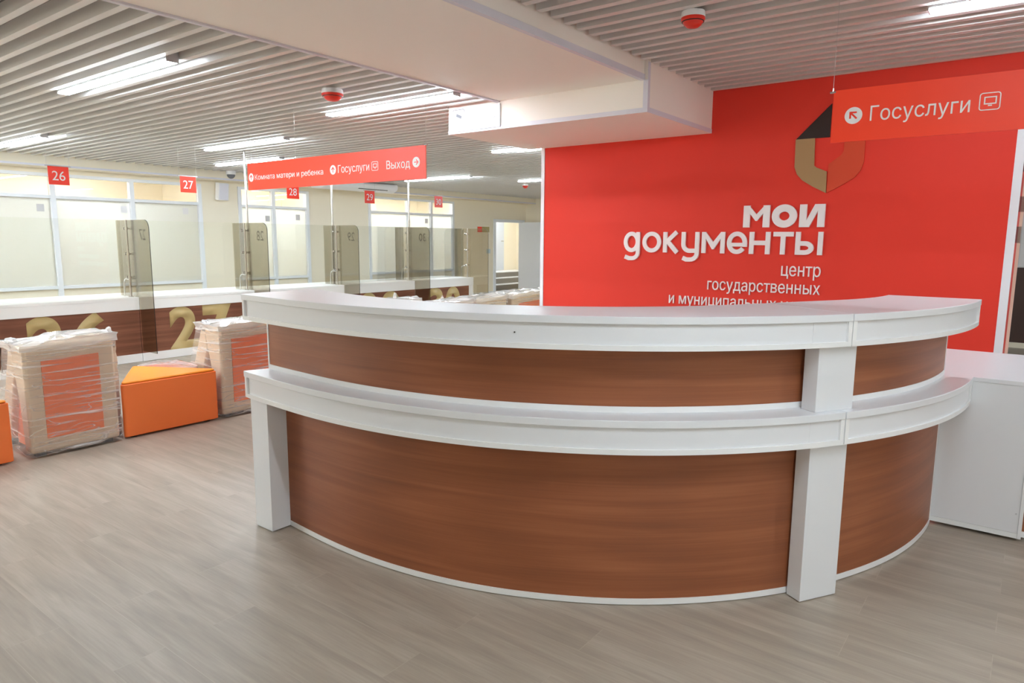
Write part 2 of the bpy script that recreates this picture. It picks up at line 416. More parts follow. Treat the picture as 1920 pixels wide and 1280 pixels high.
# ------------------------------------------------------------------ the room
XW = -12.10                # wall with the windows
XB = -11.75                # bulkhead above it
YB = 16.55                 # far wall
YF, XR = -5.0, 4.6         # walls behind / right of the camera
YR = 6.083                 # red wall
ZL, ZR = 2.667, 2.80       # slat levels left and right of the beam
BL, BR = -3.81, -2.45      # main beam
ZT = 2.98

struct('floor', bx(-14.6, XR, YF, 19.2, -0.1, 0.0), MT['floor'])

# slat ceilings: white box slats on a pitch of 0.1455 m under a grey plenum
def slats(bm, y0, y1, ph, spans, z, wd, h):
    k = math.ceil((y0-ph)/0.1455)
    while ph+k*0.1455 < y1:
        y = ph+k*0.1455; k += 1
        for (ya, yb, xa, xb) in spans:
            if ya <= y < yb: box(bm, xa, xb, y-wd/2, y+wd/2, z, z+h, 0)
bm = B()
slats(bm, YF, YB, 1.478, [(YF, 4.82, XB, BL-0.03), (4.82, YR+0.05, XB, -4.40), (YR+0.05, YB, XB, -4.24)], ZL, 0.045, 0.075)
box(bm, XW, BL, YF, YB, ZT-0.08, ZT, 1)
slats(bm, YF, 12.3, 3.573, [(YF, YR, BR+0.02, XR), (YR, 12.3, -0.15, XR)], ZR, 0.05, 0.07)
box(bm, BR, XR, YF, 12.4, ZT+0.04, ZT+0.1, 1)
struct('ceiling', bm, [MT['slat'], MT['plenum']])

bm = B()
box(bm, BL, BR, YF, 4.82, 2.676, ZT+0.1)
struct('trim_1', bm, MT['beam'])
struct('trim_2', bx(-4.405, -2.42, 4.82, YR, 2.443, ZT+0.1), MT['beam'])
bm = B()   # white corner beads on the beam edges
t = 0.004
box(bm, BR, BR+t, YF, 4.82, 2.676, 2.715); box(bm, BR-0.03, BR+t, YF, 4.82, 2.672, 2.676)
box(bm, BL-0.03, BL, YF, 4.82, 2.664, 2.69)
box(bm, -2.42, -2.42+t, 4.85, YR, 2.443, 2.48)
box(bm, -2.455, -2.42, 4.82-t, 4.82, 2.443, 2.676); box(bm, -2.42, -2.42+t, 4.82-t, 4.85, 2.443, ZR)
box(bm, -4.405, -2.455, 4.82-t, 4.82, 2.443, 2.478)
struct('trim_3', bm, MT['bead'])

# red partition and its white corner profiles
struct('wall_red', bx(-4.205, -0.20, YR, YR+0.03, 0, ZR+0.15), MT['red'])
struct('wall_partition', bx(-4.20, -0.20, YR+0.03, 8.05, 0, ZR+0.15), MT['cream'])
struct('trim_4', box(bx(-4.245, -4.205, YR-0.01, YR+0.04, 0, ZL+0.2), -0.205, -0.152, YR-0.01, YR+0.04, 0, ZR), MT['whitepaint'])
bm = bx(-0.20, -0.185, YR+0.04, 8.05, 0, ZR); struct('wall_side', bm, MT['redside'])
struct('trim_5', bx(-0.20, -0.16, 8.05, 8.07, 0, ZR), MT['cream'])
# dark hall end seen past the partition
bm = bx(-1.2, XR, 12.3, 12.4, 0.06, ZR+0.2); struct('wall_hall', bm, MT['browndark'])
struct('baseboard_hall', bx(-1.2, XR, 12.27, 12.3, 0, 0.075), MT['cream'])

# left wall: piers, panels under and over the windows, door
WIN = [(1.2, 6.66), (7.37, 8.96), (10.55, 13.41)]
bm = B()
ys = [YF]
for a, b in WIN: ys += [a, b]
ys += [15.05]
for a, b in zip(ys[0::2], ys[1::2]): box(bm, XW-0.12, XW, a, b, 0, ZT)
box(bm, XW-0.12, XW, 16.42, YB+0.1, 0, ZT); box(bm, XW-0.12, XW, 15.05, 16.42, 2.03, ZT)
for a, b in WIN: box(bm, XW-0.12, XW, a, b, 2.45, ZT)
struct('wall_left', bm, MT['cream'])
bm = bx(XW, XB, YF, YB, 2.52, ZT); struct('trim_6', bm, MT['cream'])
struct('trim_7', bx(XB, XB+0.004, YF, YB, 2.52, 2.55), MT['bead'])
struct('wall_back', bx(XW-0.1, -0.2, YB, YB+0.1, 0, ZT), MT['cream'])
struct('wall_front', bx(XW-0.1, XR, YF-0.1, YF, 0, ZT+0.1), MT['cream'])
struct('wall_right', bx(XR, XR+0.1, YF, 12.4, 0, ZT+0.1), MT['cream'])
struct('baseboard_left', bx(XW, XW+0.015, YF, 15.0, 0, 0.07), MT['whitepaint'])

MULL = [[2.75, 4.29, 5.455], [8.13], [11.79, 12.58]]
for i, ((a, b), ms) in enumerate(zip(WIN, MULL)):
    r = bpy.data.objects.new('window_%d' % (i+1), None); COL.objects.link(r); r.location = (XW, a, 0); ORG[r.name] = Vector((XW, a, 0)); r['kind'] = 'structure'
    bm = B()
    x0, x1 = XW-0.07, XW+0.02
    for y in (a, b-0.07): box(bm, x0, x1, y, y+0.07, 0, 2.45)
    for y in ms: box(bm, x0, x1, y-0.035, y+0.035, 0, 2.45)
    for z in (0.0, 0.69, 2.075, 2.40): box(bm, x0+0.002, x1-0.002, a, b, z, z+0.05)
    o = obj('window_frame', bm, MT['whitepaint'], r, bevel=0.004)
    cuts = [a+0.07]+[q for y in ms for q in (y-0.035, y+0.035)]+[b-0.07]
    for p, q in zip(cuts[0::2], cuts[1::2]):
        obj('sill_panel', bx(XW-0.04, XW-0.025, p, q, 0.05, 0.69), MT['cream'], r)
        obj('frosted_pane', bx(XW-0.04, XW-0.034, p, q, 0.74, 2.075), MT['frost'], r)
        obj('transom_pane', bx(XW-0.04, XW-0.034, p, q, 2.125, 2.40), MT['transom'], r)
# offices behind the windows
struct('wall_office', box(box(box(box(bx(-14.2, -14.1, YF, 14.2, 0, ZT), -14.2, XW-0.12, -0.1, 0, 0, ZT), -14.2, XW-0.12, 6.95, 7.05, 0, ZT), -14.2, XW-0.12, 9.7, 9.8, 0, ZT), -14.2, XW-0.12, 14.1, 14.2, 0, ZT), MT['office_paint'])
struct('ceiling_office', bx(-14.2, XW-0.12, YF, 19.2, 2.75, 2.8), MT['whitepaint'])
# corridor behind the far door
bm = bx(-14.2, -14.1, 14.2, 19.2, 0, 2.75); box(bm, -14.2, XW-0.12, 18.75, 18.85, 0, 2.75); box(bm, XW-0.13, XW-0.12, YB+0.1, 18.85, 0, 2.75)
struct('wall_corridor', bm, MT['cream'])

r = bpy.data.objects.new('door_1', None); COL.objects.link(r); r.location = (XW, 15.05, 0); ORG[r.name] = Vector((XW, 15.05, 0)); r['kind'] = 'structure'
bm = bx(XW-0.13, XW+0.025, 15.03, 15.13, 0, 2.06); box(bm, XW-0.13, XW+0.025, 16.38, 16.47, 0, 2.06); box(bm, XW-0.13, XW+0.025, 15.13, 16.38, 1.98, 2.06)
obj('door_frame', bm, MT['whitepaint'], r, bevel=0.004)
lf = obj('door_leaf', bx(XW+0.03, XW+0.99, 16.36, 16.40, 0.01, 2.0), MT['whitepaint'], r, bevel=0.003)
bm = B(); tube(bm, [(XW+0.90, 16.36, 1.0), (XW+0.90, 16.31, 1.0), (XW+0.78, 16.31, 1.0)], 0.009, 8); obj('door_handle', bm, MT['steel'], r, smooth=True)
r = bpy.data.objects.new('door_2', None); COL.objects.link(r); r.location = (-14.08, 17.4, 0.5); ORG[r.name] = Vector((-14.08, 17.4, 0.5)); r['kind'] = 'structure'
obj('door_leaf', bx(-14.09, -14.05, 17.1, 18.02, 0.51, 2.25), MT['paleblue'], r, bevel=0.003)
bm = B(); tube(bm, [(-14.05, 17.92, 1.45), (-14.0, 17.92, 1.45), (-14.0, 17.8, 1.45)], 0.01, 8); obj('door_handle', bm, MT['steel'], r, smooth=True)

s = thing('steps', 'grey steps with white nosings seen through the open far doorway', 'steps', (-13.2, 17, 0))
bm = B(); bn = B()
for k, (x, z) in enumerate(((-12.75, 0.17), (-13.05, 0.34), (-13.35, 0.50))):
    box(bm, -14.09, x, 15.3, 18.7, 0.002 if k == 0 else z-0.165, z-0.02)
    box(bn, x-0.32 if k < 2 else -14.09, x+0.015, 15.3, 18.7, z-0.02, z)
obj('riser', bm, MT['grey'], s); obj('nosing', bn, MT['whitepaint'], s)

# ------------------------------------------------------------------ ceiling lamps
def lamp(x0, x1, y, z, where, ph, wires=False):
    k = round((y-ph-0.0727)/0.1455); y = ph+0.0727+k*0.1455      # sits in the gap between two slats
    t_ = thing('ceiling_lamp', where, 'lamp', ((x0+x1)/2, y, z), 'linear lamps set in the slat ceiling')
    bm = bx(x0, x1, y-0.042, y+0.042, z-0.012, z+0.05); obj('housing', bm, MT['alu'], t_)
    bm = bx(x0+0.004, x1-0.004, y-0.036, y+0.036, z-0.026, z-0.0125); obj('diffuser', bm, MT['lamp'], t_)
    for q in (x0-0.006, x1): obj('end_cap', bx(q, q+0.006, y-0.043, y+0.043, z-0.027, z+0.05), MT['alu'], t_)
PL, PR = 1.478, 3.573
lamp(-6.43, -4.67, 2.36, ZL, 'long lit ceiling lamp nearest the top left corner of the photo', PL)
lamp(-5.46, -3.86, 4.31, ZL, 'long lit ceiling lamp ending against the cream beam', PL)
lamp(-8.95, -7.19, 4.98, ZL, 'lit ceiling lamp above the left end of the long red direction sign', PL)
lamp(-11.1, -9.40, 3.27, ZL, 'lit ceiling lamp cut by the left photo edge, above sign 26', PL)
lamp(-10.71, -8.98, 6.27, ZL, 'lit ceiling lamp partly behind the left top of the long red direction sign', PL)
lamp(-10.3, -8.58, 9.97, ZL, 'lit ceiling lamp low beside the right end of the long red sign, above sign 30', PL)
lamp(-5.93, -4.5, 7.39, ZL, 'short visible stretch of lit lamp behind the white camera notice', PL)
lamp(-8.43, -6.73, 11.36, ZL, 'far thin lit lamp running behind the left edge of the red wall', PL)
lamp(-0.62, -0.02, 4.69, ZR, 'lit ceiling lamp at the top right corner above the red hanging sign', PR)
OFF = [(x, x+1.7, y, ZL, PL) for x in (-11.6, -9.6) for y in (-1.2, -1.9, -2.6, -3.3)]  # unseen lamps, most of them added to balance the brightness of the room
OFF += [(-7.6, -5.9, 0.5, ZL, PL), (-7.6, -5.9, -0.2, ZL, PL), (-0.6, 1.1, 1.3, ZR, PR), (2.3, 4.0, -1.7, ZR, PR), (2.3, 4.0, -0.9, ZR, PR),
        (2.3, 4.0, 3.3, ZR, PR), (1.1, 2.8, 6.5, ZR, PR), (1.5, 3.2, 8.6, ZR, PR), (-6.1, -4.4, 11.2, ZL, PL), (-6.1, -4.4, 12.6, ZL, PL), (-6.9, -5.2, 14.0, ZL, PL), (-6.9, -5.2, 15.2, ZL, PL)]
for x0, x1, y, z, ph in OFF:
    lamp(x0, x1, y, z, 'unseen linear ceiling lamp added to match the light', ph)
for y in (2.3, 5.0, 8.2, 11.2, 12.9):
    t_ = thing('office_lamp', 'square ceiling panel lamp in an office behind the frosted windows', 'lamp', (-12.8, y, 2.74), 'office panel lamps')
    obj('housing', bx(-13.1, -12.5, y-0.3, y+0.3, 2.725, 2.75), MT['whiteplastic'], t_); obj('diffuser', bx(-13.08, -12.52, y-0.28, y+0.28, 2.718, 2.7249), MT['office'], t_)
t_ = thing('office_lamp', 'square ceiling panel lamp in the corridor behind the far door', 'lamp', (-13.2, 17.2, 2.74), 'office panel lamps')
obj('housing', bx(-13.4, -13.0, 16.9, 17.3, 2.725, 2.75), MT['whiteplastic'], t_); obj('diffuser', bx(-13.38, -13.02, 16.92, 17.28, 2.718, 2.7249), MT['office'], t_)

# ------------------------------------------------------------------ reception desk: arc about (CX, CY)
CX, CY = -2.530, 4.184
DEV = [(-112, .045), (-107, .032), (-102, -.003), (-97, -.018), (-92, -.022), (-85, -.020), (-78, -.015), (-70, -.005), (-62, -.003), (-54, .003), (-46, .0), (-35, -.003), (-25, -.008), (-15, -.003), (0, 0), (5, 0)]
INN = [(-112, 1.905), (-101, 1.89), (-86, 1.93), (-77, 1.965), (-68, 1.955), (-61, 1.945), (-52, 1.92), (-40, 1.86), (-31, 1.815), (-24, 1.81), (-12, 1.87), (-5, 1.894), (4, 1.90)]
def interp(T, x):
    if x <= T[0][0]: return T[0][1]
    for (a, u), (b, v) in zip(T, T[1:]):
        if x <= b:
            k = (x-a)/(b-a); return u+(v-u)*k
    return T[-1][1]
def dev(th): return sum(interp(DEV, th+d) for d in (-3, -1.5, 0, 1.5, 3))/5
def inn(th): return sum(interp(INN, th+d) for d in (-4, -2, 0, 2, 4))/5
def pol(th, r): a = math.radians(th); return CX+r*math.cos(a), CY+r*math.sin(a)
def sector(bm, tho, thi, rout, rin, z0, z1, n=48):
    """curved board; tho/thi = (start, end) angles of the outer and inner edge; rin may be a function of the angle"""
    rows = []
    for i in range(n+1):
        k = i/n; to = tho[0]+(tho[1]-tho[0])*k; ti = thi[0]+(thi[1]-thi[0])*k
        o_ = pol(to, rout+dev(to)); ri = rin(ti) if callable(rin) else rin+dev(ti); p_ = pol(ti, ri)
        rows.append([bm.verts.new((*o_, z0)), bm.verts.new((*o_, z1)), bm.verts.new((*p_, z1)), bm.verts.new((*p_, z0))])
    for A, C in zip(rows, rows[1:]):
        for k in range(4): bm.faces.new((A[k], A[(k+1) % 4], C[(k+1) % 4], C[k]))
    bm.faces.new(rows[0][::-1]); bm.faces.new(rows[-1]); return bm
def sec(a0, a1, rout, rin, z0, z1): return sector(B(), (a0, a1), (a0, a1), rout, rin, z0, z1, max(6, int(abs(a1-a0)/1.4)))
def arc_uv(co, n): return (math.atan2(co.y-CY, co.x-CX)*2.187, co.z)
RW, RF = 2.187, 2.318
def desk_section(t, a0, a1, left_end, right_end):
    oi = ((-106.5, a1), (-111.6, a1)) if left_end else ((a0, a1), (a0, a1))
    e0 = 0.45 if not left_end else 0.0
    # lower tier
    wa0 = -106.2 if left_end else a0; wa1 = a1
    obj('base_strip', sec(wa0, wa1, RW+0.003, RW-0.02, 0.004, 0.03), MT['whiteedge'], t, smooth=True)
    obj('lower_panel', sec(wa0, wa1-(0.5 if right_end else 0), RW, RW-0.016, 0.03, 0.689), MT['cherry'], t, smooth=True, uvf=arc_uv)
    obj('carcass', sec(-105.5 if left_end else a0, a1, RW-0.017, RW-0.20, 0.004, 1.085), MT['white'], t, smooth=True)
    obj('lower_shelf', sec(-106.9 if left_end else a0, a1, RF, RW-0.016, 0.792, 0.822), MT['white'], t, smooth=True, bevel=0.002)
    fa0 = -106.75 if left_end else a0
    bm = sec(fa0, a1, RF-0.012, RF-0.03, 0.70, 0.792) if not left_end else None
    if left_end:
        bm = sec(fa0, -35.87, RF-0.012, RF-0.03, 0.70, 0.792); sector(bm, (-35.85, a1), (-35.85, a1), RF-0.012, RF-0.03, 0.70, 0.792, 6)
    obj('lower_fascia', bm, MT['white'], t, smooth=True)
    bm = sec(fa0, a1, RF-0.002, RW-0.016, 0.686, 0.707)
    sector(bm, (fa0, fa0+0.5), (fa0, fa0+0.5), RF-0.002, RF-0.05, 0.707, 0.792, 2); sector(bm, (a1-0.5, a1), (a1-0.5, a1), RF-0.002, RF-0.05, 0.707, 0.792, 2)
    obj('lower_rim', bm, MT['whiteedge'], t, smooth=True)
    # upper tier
    ua0 = -106.9 if left_end else a0
    obj('upper_base_strip', sec(ua0, a1, RW+0.003, RW-0.02, 0.822, 0.846), MT['whiteedge'], t, smooth=True)
    obj('upper_panel', sec(ua0+(0.35 if left_end else 0), a1-(0.5 if right_end else 0), RW, RW-0.016, 0.846, 1.0895), MT['cherry'], t, smooth=True, uvf=arc_uv)
    if left_end: obj('end_strip', sec(ua0, ua0+0.35, RW+0.003, RW-0.2, 0.846, 1.0895), MT['whiteedge'], t)
    if right_end:
        bm = sec(a1-0.5, a1, RW+0.003, RW-0.2, 0.846, 1.0895); sector(bm, (a1-0.5, a1), (a1-0.5, a1), RW+0.003, RW-0.2, 0.03, 0.689, 2); obj('end_strip', bm, MT['whiteedge'], t)
    obj('counter_top', sector(B(), oi[0], oi[1], RF, inn, 1.190, 1.2195, 60), MT['white'], t, smooth=True, bevel=0.002)
    bm = None
    if left_end:
        bm = sec(-106.4, -36.32, RF-0.012, RF-0.03, 1.105, 1.19); sector(bm, (-36.3, a1), (-36.3, a1), RF-0.012, RF-0.03, 1.105, 1.19, 6)
    else: bm = sec(a0, a1, RF-0.012, RF-0.03, 1.105, 1.19)
    obj('upper_fascia', bm, MT['white'], t, smooth=True)
    f0 = -106.4 if left_end else a0
    bm = sector(B(), (f0, a1), (oi[1][0], a1), RF-0.002, inn, 1.0895, 1.1095, 60)
    sector(bm, (f0, f0+0.5), (f0, f0+0.5), RF-0.002, RF-0.05, 1.1095, 1.19, 2); sector(bm, (a1-0.5, a1), (a1-0.5, a1), RF-0.002, RF-0.05, 1.1095, 1.19, 2)
    obj('upper_rim', bm, MT['whiteedge'], t, smooth=True)
    # end boards closing the overhanging counter box
    if left_end: obj('end_board', sector(B(), (-106.5, -106.1), (-111.6, -111.2), RF-0.02, inn, 1.1095, 1.19, 2), MT['white'], t)
    if right_end: obj('end_board', sector(B(), (-0.4, 0), (-0.4, 0), RF-0.02, inn, 1.1095, 1.19, 2), MT['white'], t)
SEAM = -31.65
d1 = thing('reception_desk', 'large curved two-tier reception desk of white boards and cherry wood panels', 'reception desk', (*pol(-70, RW-0.1), 0))
desk_section(d1, -106.5, SEAM-0.06, True, False)
bm = bx(-3.155, -3.012, 1.937, 2.11, 0.004, 0.686)
obj('pillar', bm, MT['white'], d1, bevel=0.0015)
def pillar(z0, z1, ro, parent):
    a = math.radians(-32.4); c = Vector((*pol(-32.4, ro), 0)); n_ = Vector((math.cos(a+0.02), math.sin(a+0.02), 0)); tt = Vector((-n_.y, n_.x, 0))
    xf = Matrix((tt, n_, Vector((0, 0, 1)))).transposed().to_4x4(); xf.translation = c
    return obj('pillar', box(B(), -0.099, 0.099, -0.074, 0.0, z0, z1, 0, xf), MT['white'], parent, bevel=0.0015)
pillar(0.004, 0.686, 2.266, d1); pillar(0.822, 1.0895, 2.276, d1)
bm = B(); pz = Vector((*pol(math.degrees(math.atan2(2.168-CY, -1.611-CX)), RF-0.012+dev(-65)), 1.15)); cyl(bm, pz, pz+Vector((0.004*0.4, -0.004*0.9, 0)), 0.003, 8); obj('screw_head', bm, MT['black'], d1)
d2 = thing('reception_desk', 'shorter curved end section of the reception desk, right of its white pillar', 'reception desk', (*pol(-16, RW-0.1), 0))
desk_section(d2, SEAM+0.06, 0.0, False, True)

# side return at the right of the desk
c = thing('side_cabinet', 'plain white waist-high cabinet joined to the right end of the reception desk', 'cabinet', (-0.2, 4.7, 0))
obj('front_panel', bx(-0.45, 0.04, 4.19, 4.206, 0.045, 0.80), MT['white'], c, bevel=0.001)
obj('top_board', bx(-0.56, 1.05, 4.186, 5.22, 0.800, 0.8215), MT['white'], c, bevel=0.0015)
obj('plinth', bx(-0.45, 0.04, 4.188, 4.206, 0.018, 0.044), MT['whiteedge'], c)
bm = bx(-0.325, 0.035, 4.21, 5.19, 0.018, 0.80); obj('carcass', bm, MT['white'], c)
obj('side_board', bx(0.0405, 0.056, 4.186, 5.2, 0.018, 0.80), MT['whiteedge'], c)
obj('wood_panel', bx(0.0565, 1.0, 4.24, 4.256, 0.045, 0.80), MT['cherry'], c, uvf=lambda co, n: (co.x, co.z))
obj('wood_plinth', bx(0.0565, 1.0, 4.225, 4.256, 0.018, 0.044), MT['whiteedge'], c)
for x in (-0.30, 0.0, 0.95):
    for y in (4.28, 5.12): obj('foot', cyl(B(), (x, y, 0), (x, y, 0.018), 0.02, 10), MT['black'], c)
obj('cam_hole_cap', cyl(B(), (0.026, 4.186, 0.145), (0.026, 4.19, 0.145), 0.004, 8), MT['alu'], c)

# ------------------------------------------------------------------ service counters 26-30 along the left wall
XC = -8.58
DIV = [0.78, 2.32, 3.86, 5.40, 6.95, 8.48, 10.04]
NUM = ['25', '26', '27', '28', '29', '30']
WORDS = {'25': 'counter unit left of counter 26', '26': '26', '27': '27', '28': '28', '29': '29', '30': '30'}
for i, n in enumerate(NUM):
    y0, y1 = DIV[i]+0.003, DIV[i+1]-0.003
    last = n == '30'
    lab = {'25': 'white topped counter at the far left edge, next before counter 26', '26': 'white topped service counter with a large gold 26 on its wood front',
           '27': 'white topped service counter with a large gold 27 on its wood front', '28': 'white topped service counter mostly hidden behind the desk, carrying number 28',
           '29': 'white topped service counter with only the top of a gold 29 showing', '30': 'last white topped service counter, gold 30 on its front and a white end panel'}[n]
    t_ = thing('service_counter', lab, 'counter', (XC, (y0+y1)/2, 0), 'numbered service counters')
    obj('counter_top', bx(-9.40, XC+0.02, y0, y1, 0.755, 0.785), MT['white_lit'], t_, bevel=0.002)
    obj('fascia', bx(XC-0.012, XC+0.015, y0, y1, 0.635, 0.755), MT['white_lit'], t_, bevel=0.0015)
    obj('plinth', bx(XC-0.02, XC+0.004, y0, y1, 0.004, 0.102), MT['white_lit'], t_)
    ye = y1-0.11 if last else y1
    obj('wood_panel', bx(XC-0.03, XC-0.004, y0, ye, 0.102, 0.635), MT['walnut'], t_, uvf=lambda co, n_: (co.y, co.z))
    yy = [y0, y1-0.03] if not last else [y0]
    for y in yy: obj('side_panel', bx(-9.36, XC-0.031, y, y+0.03, 0.004, 0.755), MT['white_lit'], t_)
    if last: obj('end_panel', bx(-9.36, XC+0.0, y1-0.11, y1, 0.004, 0.635), MT['white_lit'], t_, bevel=0.002)
    if n != '25':
        mid = (y0+y1)/2; fn = side_fn(XC-0.004)
        bm = B()
        text(bm, n[0], mid-0.42, mid-0.05, 0.105, 0.525, fn, 0.0, 0.002, bold=0.045)
        text(bm, n[1], mid+0.02, mid+0.42, 0.105, 0.525, fn, 0.0, 0.002, bold=0.045)
        obj('number_lettering', bm, MT['gold'], t_, label='large gold number %s' % n)

def brass_div(y, n):
    """bronze glass divider standing out past the counter front, top front corner rounded"""
    name = {'25': 'bronze glass divider cut off at the left photo edge', '26': 'bronze glass divider at the left photo edge before counter 26', '27': 'bronze tinted glass divider printed 27 between counters 26 and 27', '28': 'bronze tinted glass divider printed 28',
            '29': 'bronze tinted glass divider printed 29', '30': 'bronze tinted glass divider printed 30', 'end': 'unprinted bronze glass divider at the far end of counter 30'}[n]
    t_ = thing('glass_divider', name, 'glass divider', (XC, y, 0.13), 'bronze glass dividers')
    fn = wall_fn(y)
    xf_ = -8.20
    pts = [(-9.03, 0.787), (XC+0.021, 0.787), (XC+0.021, 0.135), (xf_, 0.135), (xf_, 1.60)]+arc(xf_-0.1, 1.60, 0.1, 0.1, 0, 90, 8)[1:]+[(-9.03, 1.70)]
    obj('glass_sheet', prism(B(), pts, fn, -0.0025, 0.0025), MT['tint'], t_)
    bm = ribbon(B(), [(xf_-0.002, 0.135), (xf_-0.002, 1.60)]+arc(xf_-0.1, 1.60, 0.098, 0.098, 0, 90, 8)[1:], 0.004, fn, -0.003, 0.003)
    obj('polished_edge', bm, MT['black'], t_)
    if n in ('27', '28', '29', '30'):
        f2 = lambda a, b, d: Vector((-a, y+d, b))
        obj('number_print', text(B(), n, 8.30, 8.455, 1.465, 0.135, f2, 0.003, 0.0036, bold=0.012), MT['brownprint'], t_, label='number %s printed on the glass, mirrored from this side' % n)
for y, n in zip(DIV[1:], ['26', '27', '28', '29', '30', 'end']): brass_div(y, n)
GROUPP = 'steel screen posts on the counters'
for y, n in zip(DIV[1:], ['26', '27', '28', '29', '30', 'end']):
    yp = y-0.038; xp = -8.68
    lab = {'26': 'steel screen post at the left photo edge', '27': 'steel screen post with bent foot beside the divider printed 27', '28': 'steel screen post with bent foot beside the divider printed 28', '29': 'steel screen post beside the divider printed 29',
           '30': 'steel screen post beside the divider printed 30', 'end': 'steel screen post beside the unprinted last divider'}[n]
    t_ = thing('screen_post', lab, 'post', (xp, yp, 0.785), GROUPP)
    obj('pole', cyl(B(), (xp, yp, 0.786), (xp, yp, 1.70), 0.012, 14), MT['steel'], t_, smooth=True)
    obj('base_flange', cyl(B(), (xp, yp, 0.7855), (xp, yp, 0.793), 0.03, 18), MT['steel'], t_, smooth=True)
    for z in (1.60, 1.30, 1.02):
        bm = B(); cyl(bm, (xp, yp, z-0.016), (xp, yp, z+0.016), 0.018, 12); cyl(bm, (xp, yp, z), (xp, y-0.004, z), 0.008, 10); cyl(bm, (xp-0.06, yp, z), (xp, yp, z), 0.008, 10); cyl(bm, (xp-0.066, yp, z), (xp-0.05, yp, z), 0.016, 12)
        obj('clamp', bm, MT['steel'], t_, smooth=True)
    bm = B(); pts = [(xp, yp, 1.0), (xp-0.10, yp, 1.0)]+[(xp-0.10-0.05*math.sin(a*PI/12), yp, 0.95+0.05*math.cos(a*PI/12)) for a in range(1, 7)]+[(xp-0.165, yp, 0.787)]
    tube(bm, pts, 0.009, 10); obj('foot_brace', bm, MT['steel'], t_, smooth=True)
for i, n in enumerate(NUM):
    y0, y1 = DIV[i]+0.03, DIV[i+1]-0.07
    lab = {'25': 'clear glass screen at the far left before counter 26'}.get(n, 'clear glass screen standing on counter %s' % n)
    t_ = obj('glass_screen', bx(-8.752, -8.746, y0, y1, 0.80, 1.70), MT['clear'])
    tag(t_, lab, 'glass screen', 'clear glass screens on the counters')

for y, lab in ((5.522, 'slim steel pole from counter to ceiling under the left end of the long red sign'), (6.985, 'slim steel pole from counter to ceiling under the middle of the long red sign'), (8.635, 'slim steel pole from counter to ceiling under the right end of the long red sign')):
    t_ = thing('service_pole', lab, 'pole', (-8.85, y, 0.785), 'floor to ceiling steel poles')
    obj('pole', cyl(B(), (-8.85, y, 0.786), (-8.85, y, ZL+0.07), 0.016, 14), MT['steel'], t_, smooth=True)
    obj('base_flange', cyl(B(), (-8.85, y, 0.7855), (-8.85, y, 0.80), 0.032, 16), MT['steel'], t_, smooth=True)

# hanging number plates
for n, ya in (('26', 3.022), ('27', 4.470), ('28', 6.006), ('29', 7.437), ('30', 9.03)):
    t_ = thing('number_sign', 'small square red hanging sign with white number %s' % n, 'sign', (-8.6, ya+0.1, 2.06), 'red counter number signs')
    obj('plate', bx(-8.604, -8.600, ya, ya+0.203, 2.058, 2.253), MT['signred2'], t_)
    obj('number_lettering', text(B(), n, ya+0.038, ya+0.165, 2.105, 0.105, side_fn(-8.6), 0, 0.0012), MT['letter'], t_)
    obj('top_rail', cyl(B(), (-8.602, ya-0.025, 2.258), (-8.602, ya+0.228, 2.258), 0.005, 8), MT['wire'], t_)
    for y in (ya-0.01, ya+0.213): obj('hanging_wire', cyl(B(), (-8.602, y, 2.258), (-8.602, y, ZL+0.07), 0.0012, 6), MT['wire'], t_)

# ------------------------------------------------------------------ hanging direction signs
YS = 4.0
def circle_arrow(bmw, bmr, cx, cz, r, ang, fn):
    prism(bmw, disc(cx, cz, r), fn, 0, 0.0012)
    c_, s_ = math.cos(math.radians(ang)), math.sin(math.radians(ang))
    R = lambda a, b: (cx+(a*c_-b*s_)*r, cz+(a*s_+b*c_)*r)
    ribbon(bmr, [R(-0.55, 0), R(0.42, 0)], 0.2*r, fn, 0.0012, 0.0019)
    ribbon(bmr, [R(0.0, 0.5), R(0.52, 0), R(0.0, -0.5)], 0.2*r, fn, 0.0012, 0.002)
def monitor_icon(bm, x0, x1, z0, z1, fn):
    wd = (x1-x0); ribbon(bm, rrect(x0, x1, z0, z1, wd*0.14), wd*0.055, fn, 0, 0.0012, True)
    a0, a1 = x0+wd*0.24, x1-wd*0.20; b1 = z1-(z1-z0)*0.25; b0 = z0+(z1-z0)*0.36
    ribbon(bm, [(a0, b0), (a1, b0), (a1, b1), (a0, b1)], wd*0.065, fn, 0, 0.0012, True)
    ribbon(bm, [((a0+a1)/2-wd*0.1, b0-wd*0.10), ((a0+a1)/2+wd*0.1, b0-wd*0.10)], wd*0.07, fn, 0, 0.0012)
def wire_ferrules(t_, xs, z, zt, y):
    for x in xs:
        bf = B(); obj('hanging_wire', cyl(B(), (x, y, z), (x, y, zt), 0.0013, 6), MT['wire'], t_); cyl(bf, (x-0.014, y, z-0.002), (x+0.014, y, z-0.002), 0.006, 10); cyl(bf, (x, y, z), (x, y, z+0.018), 0.004, 8)
        obj('wire_clip', bf, MT['steel'], t_, smooth=True)
t_ = thing('direction_sign', 'long red hanging direction sign with three white Russian lines and arrows', 'sign', (-5.14, YS, 1.97), 'red hanging direction signs')
obj('plate', bx(-6.365, -3.90, YS, YS+0.006, 1.970, 2.229), MT['signred'], t_)
fn = wall_fn(YS); bw_, br_ = B(), B()
for cx_, cz_, an in ((-6.305, 2.092, 90), (-5.037, 2.098, 90), (-4.006, 2.103, 0)):
    bw_, br_ = B(), B(); circle_arrow(bw_, br_, cx_, cz_, 0.041, an, fn); q = obj('arrow_disc', bw_, MT['letter'], t_); obj('arrow', br_, MT['signred2'], q)
for w_, wa, wb in words('Комната матери и ребенка', -6.242, -5.175): obj('lettering', text(B(), w_, wa, wb, 2.066, 0.05, fn, 0, 0.0012), MT['letter'], t_)
